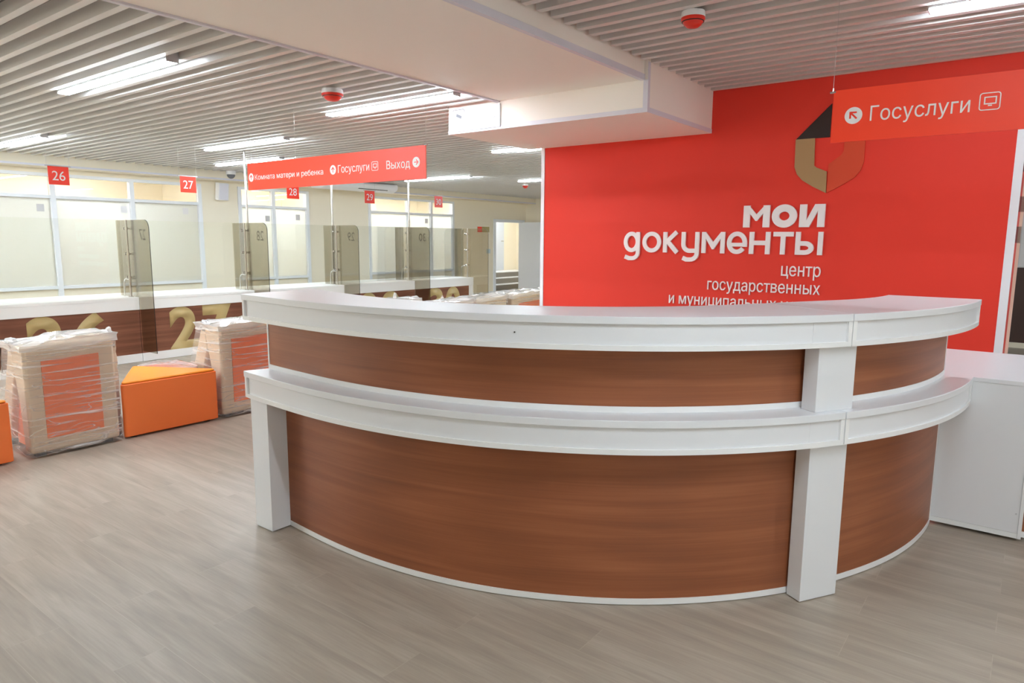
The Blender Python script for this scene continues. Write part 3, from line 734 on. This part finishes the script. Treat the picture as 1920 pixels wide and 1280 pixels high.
obj('lettering', text(B(), 'Госуслуги', -4.968, -4.561, 2.068, 0.066, fn, 0, 0.0012), MT['letter'], t_); obj('lettering', text(B(), 'Выход', -4.35, -4.075, 2.066, 0.067, fn, 0, 0.0012), MT['letter'], t_)
bm = B(); monitor_icon(bm, -4.529, -4.452, 2.065, 2.135, fn); obj('monitor_icon', bm, MT['letter'], t_)
wire_ferrules(t_, (-6.30, -5.58, -3.90), 2.231, ZL+0.07, YS+0.003)
t_ = thing('direction_sign', 'red hanging sign with one white Russian word, cut by the right photo edge', 'sign', (0.2, YS, 2.01), 'red hanging direction signs')
obj('plate', bx(-0.937, 1.30, YS, YS+0.006, 2.016, 2.280), MT['signred'], t_)
bw_, br_ = B(), B(); circle_arrow(bw_, br_, -0.835, 2.146, 0.042, 135, fn); q = obj('arrow_disc', bw_, MT['letter'], t_); obj('arrow', br_, MT['signred2'], q)
bm = B(); text(bm, 'Госуслуги', -0.757, -0.330, 2.112, 0.074, fn, 0, 0.0012, bold=0.006); obj('lettering', bm, MT['letter'], t_)
bm = B(); monitor_icon(bm, -0.293, -0.214, 2.115, 2.191, fn); obj('monitor_icon', bm, MT['letter'], t_)
wire_ferrules(t_, (-0.942, 0.25, 1.25), 2.275, ZR+0.06, YS+0.003)

# white camera notice on the beam's front face
t_ = thing('camera_notice', 'white plate with a camera pictogram on the beam end above the long sign', 'sign', (-4.1, 4.81, 2.46))
obj('plate', bx(-4.375, -3.800, 4.808, 4.8155, 2.462, 2.655), MT['whiteplastic'], t_)
fn2 = wall_fn(4.808); bm = B()
ribbon(bm, rrect(-4.344, -4.204, 2.512, 2.648, 0.016), 0.004, fn2, 0, 0.001, True)
a = math.radians(-22); R = lambda u, v: (-4.268+u*math.cos(a)-v*math.sin(a), 2.590+u*math.sin(a)+v*math.cos(a))
prism(bm, [R(-0.035, -0.013), R(0.032, -0.013), R(0.032, 0.013), R(-0.035, 0.013)], fn2, 0, 0.001)
ribbon(bm, [(-4.313, 2.565), (-4.313, 2.548), (-4.285, 2.548), (-4.28, 2.575)], 0.006, fn2, 0, 0.001)
obj('camera_pictogram', bm, MT['faint'], t_)
obj('lettering', text(B(), 'видеонаблюдение', -4.17, -3.832, 2.536, 0.026, fn2, 0, 0.001), MT['faint2'], t_)
bm = B(); ribbon(bm, [(-4.375, 2.462), (-3.80, 2.462), (-3.80, 2.655)], 0.003, fn2, 0, 0.001); obj('border_line', bm, MT['faint2'], t_)

# ------------------------------------------------------------------ raised lettering and emblem on the red wall
fr = wall_fn(YR); D0, D1 = 0.0, 0.018
t_ = thing('wall_lettering', 'large raised white two-word heading on the red wall', 'lettering', (-2.3, YR, 1.5))
bm = B(); W1, W2 = 0.056, 0.039
zb, zt = 1.619, 1.805
x0, x1 = -2.088, -1.864
for x in (x0+0.028, x1-0.028): ribbon(bm, [(x, zb), (x, zt)], W1, fr, D0, lay(D1))
xm = (x0+x1)/2
prism(bm, [(x0, zt), (x0+0.045, zt), (xm, zt-0.075), (x1-0.045, zt), (x1, zt), (xm+0.006, zb+0.055), (xm-0.006, zb+0.055)], fr, D0, lay(D1))
ribbon(bm, arc((-1.846-1.641)/2, (1.616+1.809)/2, 0.1025-0.030, 0.0965-0.030, 0, 360, 40)[:-1], 0.060, fr, D0, lay(D1), True)
x0, x1 = -1.621, -1.423
for x in (x0+0.028, x1-0.028): ribbon(bm, [(x, zb), (x, zt)], W1, fr, D0, lay(D1))
prism(bm, [(x0+0.03, zb), (x0+0.08, zb), (x1-0.03, zt), (x1-0.08, zt)], fr, D0, lay(D1))
zb, zt = 1.391, 1.581; h = W2/2
def ring(xa, xb, z0=zb-0.003, z1=zt+0.003, a0=0, a1=360):
    pts = arc((xa+xb)/2, (z0+z1)/2, (xb-xa)/2-h, (z1-z0)/2-h, a0, a1, 40)
    ribbon(bm, pts[:-1] if a1-a0 == 360 else pts, W2, fr, D0, lay(D1), a1-a0 == 360)
ring(-3.247, -3.080)
ribbon(bm, [(-3.095, zt), (-3.095, 1.39)]+arc(-3.155, 1.385, 0.060, 0.055, 0, -90, 8)[1:]+[(-3.19, 1.330), (-3.232, 1.345)], W2, fr, D0, lay(D1))
ring(-3.047, -2.855)
ribbon(bm, [(-2.833+h, zb), (-2.833+h, zt)], W2, fr, D0, lay(D1))
ribbon(bm, [(-2.81, 1.478), (-2.70, zt)], W2, fr, D0, lay(D1)); ribbon(bm, [(-2.79, 1.495), (-2.692, zb)], W2*1.05, fr, D0, lay(D1))
xu0, xu1 = -2.651+h, -2.480-h
ribbon(bm, [(xu0, zt), (xu0, 1.47)]+arc(xu0+0.062, 1.47, 0.062, 0.06, 180, 270, 8)[1:]+[(xu1, 1.412)], W2, fr, D0, lay(D1))
ribbon(bm, [(xu1, zt), (xu1, 1.39)]+arc(xu1-0.065, 1.385, 0.065, 0.055, 0, -90, 8)[1:]+[(xu1-0.10, 1.330), (xu1-0.135, 1.345)], W2, fr, D0, lay(D1))
xa, xb = -2.456, -2.243
for x in (xa+h, xb-h): ribbon(bm, [(x, zb), (x, zt)], W2, fr, D0, lay(D1))
xm = (xa+xb)/2
prism(bm, [(xa, zt), (xa+0.036, zt), (xm, zb+0.10), (xb-0.036, zt), (xb, zt), (xm+0.008, zb+0.035), (xm-0.008, zb+0.035)], fr, D0, lay(D1))
ring(-2.223, -2.045, a0=2, a1=322); ribbon(bm, [(-2.20, 1.470), (-2.045, 1.470)], W2*0.85, fr, D0, lay(D1)); ribbon(bm, [(-2.0645, 1.452), (-2.0645, 1.50)], W2*0.95, fr, D0, lay(D1))
for x in (-2.025+h, -1.848-h): ribbon(bm, [(x, zb), (x, zt)], W2, fr, D0, lay(D1))
ribbon(bm, [(-2.02, 1.487), (-1.86, 1.487)], W2, fr, D0, lay(D1))
ribbon(bm, [(-1.823, zt-h), (-1.658, zt-h)], W2, fr, D0, lay(D1)); ribbon(bm, [(-1.742, zb), (-1.742, zt)], W2, fr, D0, lay(D1))
ribbon(bm, [(-1.640+h, zb), (-1.640+h, zt)], W2, fr, D0, lay(D1))
ribbon(bm, [(-1.63, zb+h), (-1.565, zb+h)]+arc(-1.565, 1.448, 0.052, 0.0375, -90, 90, 12)[1:]+[(-1.63, 1.4855)], W2, fr, D0, lay(D1))
ribbon(bm, [(-1.444, zb), (-1.444, zt)], W2, fr, D0, lay(D1))
obj('heading_letters', bm, MT['letter'], t_)
bm = B()
for s_, xa, xb, z_, h_ in (('центр', -1.742, -1.427, 1.212, 0.112), ('государственных', -2.386, -1.422, 1.064, 0.106), ('и муниципальных услуг', -2.755, -1.425, 0.918, 0.102)):
    for w_, wa, wb in words(s_, xa, xb): obj('subtitle_word', text(B(), w_, wa, wb, z_, h_, fr, 0, 0.012), MT['letter'], t_, label='word in smaller thin white letters')
t_ = thing('wall_emblem', 'folded-ribbon emblem in dark brown, tan and orange above the wall lettering', 'emblem', (-1.43, YR, 2.2))
obj('roof_piece', prism(B(), [(-1.69, 2.331), (-1.43, 2.590), (-1.43, 2.331)], fr, 0, 0.012), MT['dark'], t_)
obj('tan_piece', prism(B(), [(-1.692, 2.331), (-1.542, 2.331), (-1.535, 2.114), (-1.52, 2.10), (-1.435, 2.062), (-1.430, 1.891), (-1.532, 1.944), (-1.62, 2.000), (-1.665, 2.05), (-1.688, 2.11)], fr, 0, 0.012), MT['tan'], t_)
obj('orange_piece', prism(B(), [(-1.17, 2.331), (-1.318, 2.331), (-1.318, 2.215), (-1.335, 2.185), (-1.425, 2.118), (-1.425, 1.893), (-1.325, 1.944), (-1.225, 2.005), (-1.185, 2.06), (-1.168, 2.12)], fr, 0, 0.012), MT['orange2'], t_)

# acrylic leaflet pockets on the partition's side, white board on the dark hall wall
for k, (y, z, wd, lab) in enumerate(((6.45, 2.02, 0.10, 'highest clear acrylic leaflet pocket at the right photo edge'), (6.75, 1.74, 0.16, 'middle clear acrylic leaflet pocket at the right photo edge'), (6.35, 1.50, 0.10, 'lowest clear acrylic leaflet pocket on the partition side'))):
    t_ = thing('leaflet_pocket', lab, 'leaflet holder', (-0.185, y, z), 'acrylic leaflet pockets')
    bm = bx(-0.185, -0.181, y-0.06, y+0.06, z, z+0.17); box(bm, -0.13, -0.126, y-0.06, y+0.06, z, z+0.12); box(bm, -0.181, -0.13, y-0.06, y+0.06, z, z+0.004)
    box(bm, -0.181, -0.13, y-0.06, y-0.056, z+0.004, z+0.12); box(bm, -0.181, -0.13, y+0.056, y+0.06, z+0.004, z+0.12)
    obj('pocket', bm, MT['acrylic'], t_)
    obj('back_clip', bx(-0.1805, -0.17, y-0.02, y+0.02, z+0.12, z+0.15), MT['sticker'], t_)
t_ = thing('notice_board', 'white board on the dark brown hall wall past the red partition', 'board', (0.3, 12.27, 1.2))
obj('board', bx(-0.235, 0.9, 12.28, 12.299, 1.17, 2.3), MT['whiteplastic'], t_); bm = bx(-0.25, -0.235, 12.275, 12.299, 1.155, 2.315); box(bm, -0.235, 0.9, 12.275, 12.299, 1.155, 1.17); obj('board_frame', bm, MT['alu'], t_)

# ------------------------------------------------------------------ small fittings
def detector(x, y, z, r, lab, top):
    t_ = thing('smoke_detector', lab, 'smoke detector', (x, y, z), 'ceiling smoke detectors')
    obj('base', lathe(B(), (x, y, z), [(r*0.95, 0), (r*0.98, -0.012), (r, -0.03), (r*0.97, -0.034)]), MT['whiteplastic'], t_, smooth=True)
    obj('red_dome', lathe(B(), (x, y, z), [(r*1.0, -0.034), (r*1.0, -0.046), (r*0.80, -0.062), (r*0.72, -0.072), (r*0.5, -0.084), (r*0.25, -0.088)]), MT['detred'], t_, smooth=True, label='red lower dome')
    obj('slot_ring', lathe(B(), (x, y, z), [(r*0.86, -0.0535), (r*0.93, -0.0535), (r*0.93, -0.0575), (r*0.86, -0.0575)]), MT['black'], t_)
    obj('bracket', bx(x-0.015, x+0.015, y-0.02, y+0.02, z, z+0.06), MT['alu'], t_)
detector(-4.592, 3.663, ZL, 0.085, 'red and white smoke detector above the long red sign', ZL)
detector(-1.714, 3.954, ZR, 0.068, 'red and white smoke detector on the right ceiling above the red wall', ZR)
detector(-8.83, 12.05, ZL, 0.06, 'small far smoke detector left of the red wall', ZL)
t_ = thing('dome_camera', 'white dome security camera under the ceiling by sign 27', 'camera', (-11.55, 6.93, ZL))
obj('mount', lathe(B(), (-11.55, 6.93, ZL), [(0.085, 0), (0.085, -0.05), (0.078, -0.06), (0.07, -0.062)]), MT['whiteplastic'], t_, smooth=True)
obj('dome', lathe(B(), (-11.55, 6.93, ZL-0.062), [(0.07*math.cos(k*PI/14), -0.07*math.sin(k*PI/14)) for k in range(7)]), MT['domeglass'], t_, smooth=True)
t_ = thing('wall_speaker', 'white box loudspeaker on the pier between the first two windows', 'speaker', (XW+0.1, 7.0, 2.18))
xf = Matrix.Translation((XW+0.12, 7.0, 2.33)) @ Matrix.Rotation(math.radians(8), 4, 'Y')
obj('cabinet', box(B(), -0.07, 0.05, -0.10, 0.10, -0.155, 0.155, 0, xf), MT['whiteplastic'], t_, bevel=0.01)
obj('grille', box(B(), 0.051, 0.056, -0.088, 0.088, -0.142, 0.142, 0, xf), MT['bead'], t_, bevel=0.003, label='pale grey front grille')
obj('bracket', bx(XW, XW+0.06, 6.98, 7.02, 2.30, 2.36), MT['alu'], t_)
t_ = thing('air_conditioner', 'long white ceiling air conditioner behind the red direction sign', 'air conditioner', (-11.5, 9.7, 2.45))
prof = [(-11.745, 2.50), (-11.40, 2.475), (-11.27, 2.53), (-11.24, 2.60), (-11.26, 2.66), (-11.745, 2.66)]
fa = lambda a, b, d: Vector((a, d, b))
bm = B(); prism(bm, prof, fa, 8.75, 10.68); obj('body', bm, MT['whiteplastic'], t_, bevel=0.03)
bm = B(); ribbon(bm, [(-11.300, 2.5165), (-11.278, 2.5265)], 0.004, fa, 9.60, 10.40); obj('air_slot', bm, MT['black'], t_)
t_ = obj('wall_sign', bx(XW, XW+0.008, 14.35, 14.85, 1.695, 1.84), MT['olive']); tag(t_, 'small olive and red plate on the wall left of the far door', 'sign')
o = obj('red_field', bx(XW+0.008, XW+0.0095, 14.35, 14.53, 1.695, 1.84), MT['signred2'], None); o.parent = t_
t_ = thing('light_switch', 'pale blue switch plate between the last divider and the far door', 'switch', (XW, 14.81, 1.12))
obj('plate', bx(XW, XW+0.012, 14.735, 14.895, 1.12, 1.24), MT['switch'], t_, bevel=0.003); obj('rocker', bx(XW+0.012, XW+0.018, 14.76, 14.87, 1.14, 1.22), MT['switch'], t_, bevel=0.002)
for y, z, m_, lab in ((4.12, 1.93, 'sticker', 'grey square sticker on the leftmost frosted pane, under sign 26'), (5.33, 1.95, 'stickerp', 'pale square sticker on the pane above the divider printed 27'), (6.37, 1.96, 'stickerp', 'pale square sticker on the pane under sign 27'),
                   (8.01, 1.875, 'sticker', 'grey square sticker on the left pane of the middle window'), (8.71, 1.917, 'sticker', 'grey square sticker on the right pane of the middle window'), (12.44, 1.94, 'sticker', 'grey square sticker on the far window below sign 30')):
    t_ = obj('window_sticker', bx(XW-0.034, XW-0.0325, y-0.05, y+0.05, z-0.055, z+0.055), MT[m_]); tag(t_, lab, 'sticker', 'square stickers on the window panes')

# ------------------------------------------------------------------ poufs and film-wrapped seats
XS = -5.315
def tri_rounded(pts, r, n=4):
    P = [Vector(p) for p in pts]; out = []
    for i in range(3):
        a, b, c_ = P[i-1], P[i], P[(i+1) % 3]
        u, v = (a-b).normalized(), (c_-b).normalized(); ang = u.angle(v); d = r/math.tan(ang/2)
        p0, p1 = b+u*d, b+v*d; cc = b+(u+v).normalized()*(r/math.sin(ang/2))
        a0 = math.atan2(*(p0-cc).yx); a1 = math.atan2(*(p1-cc).yx); da = (a1-a0+PI) % (2*PI)-PI
        out += [(cc.x+r*math.cos(a0+da*k/n), cc.y+r*math.sin(a0+da*k/n)) for k in range(n+1)]
    return out
def pouf(ya, yb, lab, wrapped=False, back=False):
    ym = (ya+yb)/2; hgt = (yb-ya)*0.866
    tri = [(XS, ya), (XS, yb), (XS-hgt, ym)]
    t_ = thing('wrapped_pouf' if wrapped else 'triangular_pouf', lab, 'pouf', (XS-hgt/3, ym, 0), 'triangular poufs')
    fz = lambda a, b, d: Vector((a, b, d))
    T = tri_rounded(tri, 0.02)
    obj('side_cover', prism(B(), T, fz, 0.014, 0.413), MT['orange'], t_, bevel=0.006, smooth=True)
    T2 = tri_rounded([(XS-0.006, ya+0.01), (XS-0.006, yb-0.01), (XS-hgt+0.014, ym)], 0.02)
    obj('seat_top', prism(B(), T2, fz, 0.4135, 0.432), MT['amber'], t_, bevel=0.009, smooth=True, label='amber yellow top')
    for p in tri:
        c_ = Vector((XS-hgt/3, ym)); q = Vector(p).lerp(c_, 0.25); obj('foot', cyl(B(), (q.x, q.y, 0), (q.x, q.y, 0.014), 0.03, 10), MT['black'], t_)
    return t_
pouf(0.735, 1.535, 'orange triangular pouf cut off by the left photo edge')
pouf(2.212, 2.985, 'orange triangular pouf with amber top between two wrapped chairs')

def film_shell(name, ring_fn, zs, parent, m, amp, seed, closed_top=True, crumple=0.0):
    """film drawn round a stack of outlines; the gathered top stays crumpled"""
    bm = B(); rows = []
    for i, z in enumerate(zs):
        R = ring_fn(z); row = []
        n = len(R)
        for k, (x, y) in enumerate(R):
            p = Vector((x, y, z)); q = Vector((x*5+seed, y*5, z*26)); d = noise.noise(q)*amp + noise.noise(Vector((x*14, y*14, z*50+seed)))*amp*0.5
            cx_ = sum(a for a, b in R)/n; cy_ = sum(b for a, b in R)/n
            u = Vector((x-cx_, y-cy_, 0)).normalized()
            row.append(bm.verts.new(p+u*(d+amp)+Vector((0, 0, (noise.noise(p*9+Vector((seed, 0, 0)))*crumple if i >= len(zs)-3 else 0)))))
        rows.append(row)
    for A, C in zip(rows, rows[1:]):
        n = len(A)
        for k in range(n): bm.faces.new((A[k], A[(k+1) % n], C[(k+1) % n], C[k]))
    if closed_top:
        A = rows[-1]; n = len(A); c_ = sum((v.co for v in A), Vector())/n
        prev = A
        for s_ in (0.66, 0.33):
            nx = []
            for v in A:
                p = c_.lerp(v.co, s_); p.z += 0.012+noise.noise(p*16+Vector((seed, 3, 1)))*max(0.012, crumple); nx.append(bm.verts.new(p))
            for k in range(n): bm.faces.new((prev[k], prev[(k+1) % n], nx[(k+1) % n], nx[k]))
            prev = nx
        m_ = bm.verts.new(c_+Vector((0, 0, 0.015)))
        for k in range(n): bm.faces.new((prev[k], prev[(k+1) % n], m_))
    return obj(name, bm, m, parent, smooth=True)
def outline(x0, x1, y0, y1, n=14):
    out = []
    for (a, b), (c_, d) in zip([(x1, y0), (x1, y1), (x0, y1), (x0, y0)], [(x1, y1), (x0, y1), (x0, y0), (x1, y0)]):
        out += [(a+(c_-a)*k/n, b+(d-b)*k/n) for k in range(n)]
    return out
def blob(bm, c, r, seed, sq=(1, 1, 1)):
    s = bmesh.ops.create_icosphere(bm, subdivisions=3, radius=1)
    for v in s['verts']:
        d = 1+0.35*noise.noise(v.co*2.2+Vector((seed, 0, 0)))+0.18*noise.noise(v.co*6+Vector((0, seed, 0)))
        v.co = Vector(c)+Vector((v.co.x*sq[0], v.co.y*sq[1], v.co.z*sq[2]))*r*d
def wrapped_chair(y0, wd, lab, seed, h=0.765, lean=0.0, panel=True, xs=None, knots=()):
    XS = xs if xs is not None else globals()['XS']
    y1 = y0+wd
    t_ = thing('wrapped_chair', lab, 'chair', (XS-0.3, (y0+y1)/2, 0), 'film wrapped beige chairs with red panels')
    fy = lambda a, b, d: Vector((a, d, b))
    sh = lambda a, b, d: Vector((a, d, b+(d-y0)*0.045*(b/h) + lean))
    obj('front_frame', prism(B(), [(XS, 0.03), (XS, h), (XS-0.24, h), (XS-0.205, 0.58), (XS-0.15, 0.36), (XS-0.12, 0.03)], sh, y0, y1), MT['beige'], t_, bevel=0.022, smooth=True)
    obj('back_frame', prism(B(), [(XS-0.245, h), (XS-0.30, h), (XS-0.62, 0.06), (XS-0.42, 0.06), (XS-0.208, 0.575)], sh, y0+0.01, y1-0.01), MT['beige'], t_, bevel=0.022, smooth=True)
    e = 0.10*wd/0.57
    fx = lambda a, b, d: Vector((XS+d, a, b+(a-y0)*0.045*(b/h)))
    if panel: obj('red_panel', prism(B(), [(y0+e, 0.125), (y1-e*1.1, 0.125), (y1-e*1.1, h-0.105), (y0+e, h-0.105)], fx, 0.0005, 0.006), MT['orange'], t_, bevel=0.002, label='orange red centre panel')
    obj('seat_block', bx(XS-0.40, XS-0.16, y0+0.05, y1-0.05, 0.04, 0.34), MT['orange'], t_)
    for xa, xb, zz in ((XS-0.10, XS-0.04, 0.03), (XS-0.56, XS-0.5, 0.06)):
        for ya in (y0+0.04, y1-0.10): obj('foot', bx(xa, xb, ya, ya+0.06, 0, zz), MT['black'], t_)
    def rf(z):
        k = min(1, z/h); return [(x, y) for x, y in outline(XS-0.64+0.30*k, XS+0.006, y0-0.004, y1+0.004)]
    zs = [0.012+(h-0.02)*k/26 for k in range(27)]
    f = film_shell('stretch_film', rf, zs, t_, MT['film'], 0.006, seed, False)
    # crumpled film pulled over the top edge, with a knotted corner
    f2 = film_shell('film_gather', lambda z: outline(XS-0.36-0.02*math.sin(z*40), XS+0.012, y0-0.01, y1+0.012, 18), [h-0.03, h-0.015, h, h+0.012, h+0.02], t_, MT['filmdense'], 0.010, seed+5, True, 0.02)
    for v in f2.data.vertices: v.co.z += (v.co.y+ORG[t_.name].y-y0)*0.045 + (noise.noise(Vector((v.co.x*7, v.co.y*7, seed)))*0.02 if v.co.z < h else noise.noise(Vector((v.co.x*9, v.co.y*9, seed+3)))*0.014)
    for c_, r_, sd, sq in (((XS-0.09, y1-0.005, h), 0.085, 0, (1.0, 0.55, 0.85)), ((XS-0.25, y0+0.02, h), 0.06, 2, (1.3, 0.6, 0.8)), ((XS-0.06, y0+0.12, 0.03), 0.05, 4, (0.7, 2.4, 0.35)), ((XS, y1-0.25, 0.03), 0.045, 6, (0.5, 3.0, 0.3))):
        bm = B(); blob(bm, c_, r_, seed+sd, sq); obj('film_knot', bm, MT['filmdense'], t_, smooth=True)
    for kx, ky, kz, kr in knots:
        bm = B(); blob(bm, (kx, ky, kz), kr, seed+kx, (0.5, 0.6, 1.6)); obj('film_knot', bm, MT['filmdense'], t_, smooth=True)
    return t_
wrapped_chair(1.62, 0.575, 'film wrapped beige chair with red panel beside the pouf at the left edge', 1.3)
wrapped_chair(3.01, 0.575, 'film wrapped beige chair with red panel against the left end of the desk', 7.7)
wrapped_chair(5.60, 0.60, 'nearest of the wrapped beige chairs whose tops show behind the desk', 11.1, 0.75, panel=False)
wrapped_chair(6.28, 0.60, 'middle of the wrapped beige chairs whose tops show behind the desk', 15.9, 0.77, panel=False, knots=((-5.93, 6.35, 0.735, 0.04),))
wrapped_chair(6.15, 0.6, 'wrapped chair further back, only its upright film tip showing above the desk top', 19.3, 0.655, xs=-6.72, knots=((-6.95, 6.5, 0.70, 0.045),))
wrapped_chair(7.0, 0.75, 'wrapped beige chair with a red panel just left of the red wall', 23.2, 0.785)
# two film covered poufs behind the orange one
def wrapped_pouf(tri, lab, seed):     # wedges standing against the orange pouf
    cx_ = sum(p[0] for p in tri)/3; cy_ = sum(p[1] for p in tri)/3
    t_ = thing('wrapped_pouf', lab, 'pouf', (cx_, cy_, 0), 'triangular poufs')
    fz = lambda a, b, d: Vector((a, b, d))
    obj('side_cover', prism(B(), tri_rounded(tri, 0.02), fz, 0.03, 0.40), MT['orange'], t_, bevel=0.006)
    def rf(z):
        out = []
        T = tri_rounded(tri, 0.03, 3)
        for a, b in zip(T, T[1:]+T[:1]):
            out += [(a[0]+(b[0]-a[0])*k/6, a[1]+(b[1]-a[1])*k/6) for k in range(6)]
        return out
    film_shell('stretch_film', rf, [0.01+0.40*k/12 for k in range(13)]+[0.425], t_, MT['filmdense'], 0.008, seed, True, 0.022)
    return t_
wrapped_pouf([(-5.52, 2.975), (-6.08, 2.66), (-6.08, 2.975)], 'film covered pouf showing as a low pinkish strip behind the orange pouf', 31.0)
wrapped_pouf([(-5.52, 2.235), (-6.08, 2.235), (-6.08, 2.53)], 'film covered pouf in the gap behind the left wrapped chair', 37.0)
